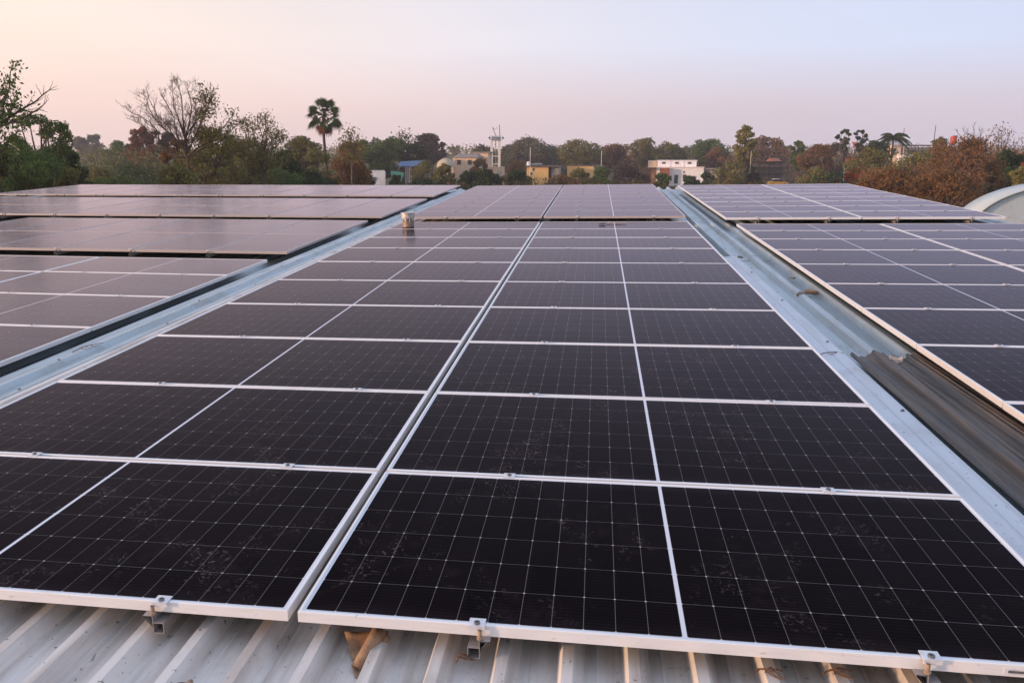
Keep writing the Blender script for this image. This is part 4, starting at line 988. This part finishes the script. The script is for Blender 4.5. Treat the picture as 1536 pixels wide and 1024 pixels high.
B = Bld('terrace_house', 'grey terraced roof with railings between palm and red tank', 'house', 1376, 225)
B.box('wall', 1356, 1396, 221.5, None, 0, 5, 'grey'); B.slab('roof', 1354, 1402, 219.8, .3, -.6, 5.5, 'darkroof')
for x_ in range(1357, 1397, 5): B.box('rail_post', x_-.3, x_+.3, 221.7, 231.8, -.3, -.2, 'wood')
B.box('hand_rail', 1356, 1396, 226, 226.8, -.36, -.31, 'wood'); B.win(1366, 1371, 225, 231); B.win(1382, 1387, 225, 231)
B = Bld('roof_tank', 'red water tank on a pole stand above the dry tree', 'water tank', 1428, 190)
m = MB(); m.lathe([(.01, 0), (.55, .02), (.62, .2), (.62, 1.6), (.45, 1.85), (.2, 1.95), (.01, 1.96)], 16, (0, 0, B.z(218))); m.build('tank', BM['red'], B.root)
for sx in (-.4, .4): m = MB(); m.tube([(sx, 0, -.1), (sx, 0, B.z(218))], .08, 6); m.build('leg', BM['wood'], B.root)
for (px, y0, D, r, lab, mt) in ((1399, 192, 200, .07, 'thin antenna pole left of the red tank', 'wood'), (1352.5, 196, 190, .05, 'thin antenna pole right of the feathery palm', 'wood'), (795.5, 222, 168, .05, 'white pole behind the yellow hut', 'white'), (902.5, 227, 180, .05, 'rust coloured pole right of the yellow wall', 'tower'), (1127, 228, 150, .055, 'pale pole under the slender yellow green tree', 'canvas')):
    B = Bld('pole', lab, 'pole', px, D); B.post('shaft', px, y0, px, 300, 0, r, mt); m = MB(); m.lathe([(.01, 0), (r*1.8, .02), (r*1.6, .14), (.01, .16)], 8, (0, 0, B.z(y0))); m.build('cap', BM['grey'], B.root)
# arched shed
D = 31.0; s = D/F_PX; p = at(1620, 346, D)
ar = empty('arched_shed', Tr((p.x, p.y, GZ)) @ Matrix.Rotation(-YAW-R_(2), 4, 'Z')); tag(ar, 'pale blue barrel roofed shed at the right edge behind the array', 'shed')
rx, rz, zc, Ln, n = 152*s*1.06, 72*s, p.z-GZ, 1.3, 36
def arch(y, kx=1.0, kz=1.0): return [(-rx*kx*math.cos(math.pi*i/n), y, zc+rz*kz*math.sin(math.pi*i/n)) for i in range(n+1)]
m = MB(); A = [arch(0), arch(Ln), arch(Ln, .985, .97), arch(0, .985, .97)]; N = n+1
for a_ in A: m.v += a_
for q in range(4): m.f += [(q*N+i, q*N+i+1, ((q+1) % 4)*N+i+1, ((q+1) % 4)*N+i) for i in range(n)]
m.build('vault_roof', BM['shed'], ar, True)
for y_ in (.12, Ln-.2):
    m = MB(); m.v += arch(y_, .984, .968)+arch(y_+.08, .984, .968); m.f += [tuple(range(N))[::-1], tuple(range(N, 2*N))]+[(i, N+i, N+i+1, i+1) for i in range(n)]; m.build('end_wall', BM['shed_end'], ar)
m = MB()
for (kx0, kx1, ya, yb) in ((.955, .99, .09, .118),):
    m.v += arch(ya, kx0, .955)+arch(ya, kx1, .975); m.f += [(i, i+1, N+i+1, N+i) for i in range(n)]
m.build('seam', BM['grey'], ar)
m = MB(); m.box(-rx, rx, .02, Ln, -.2, zc-.002); m.build('wall', BM['shed'], ar)
# ------------------------------------------------------------------ air
hz = MB(); hz.box(-420, 420, -40, 560, GZ-1, 24)
k = NT('haze'); pv = k.n('ShaderNodeVolumePrincipled'); pv.inputs['Color'].default_value = (.93, .90, .96, 1); pv.inputs['Density'].default_value = .00045; pv.inputs['Anisotropy'].default_value = .2
k.t.links.new(pv.outputs[0], k.out.inputs['Volume'])
ho = hz.build('haze', k.m); ho['kind'] = 'stuff'; ho['label'] = 'thin evening haze over the village'; ho['category'] = 'haze'
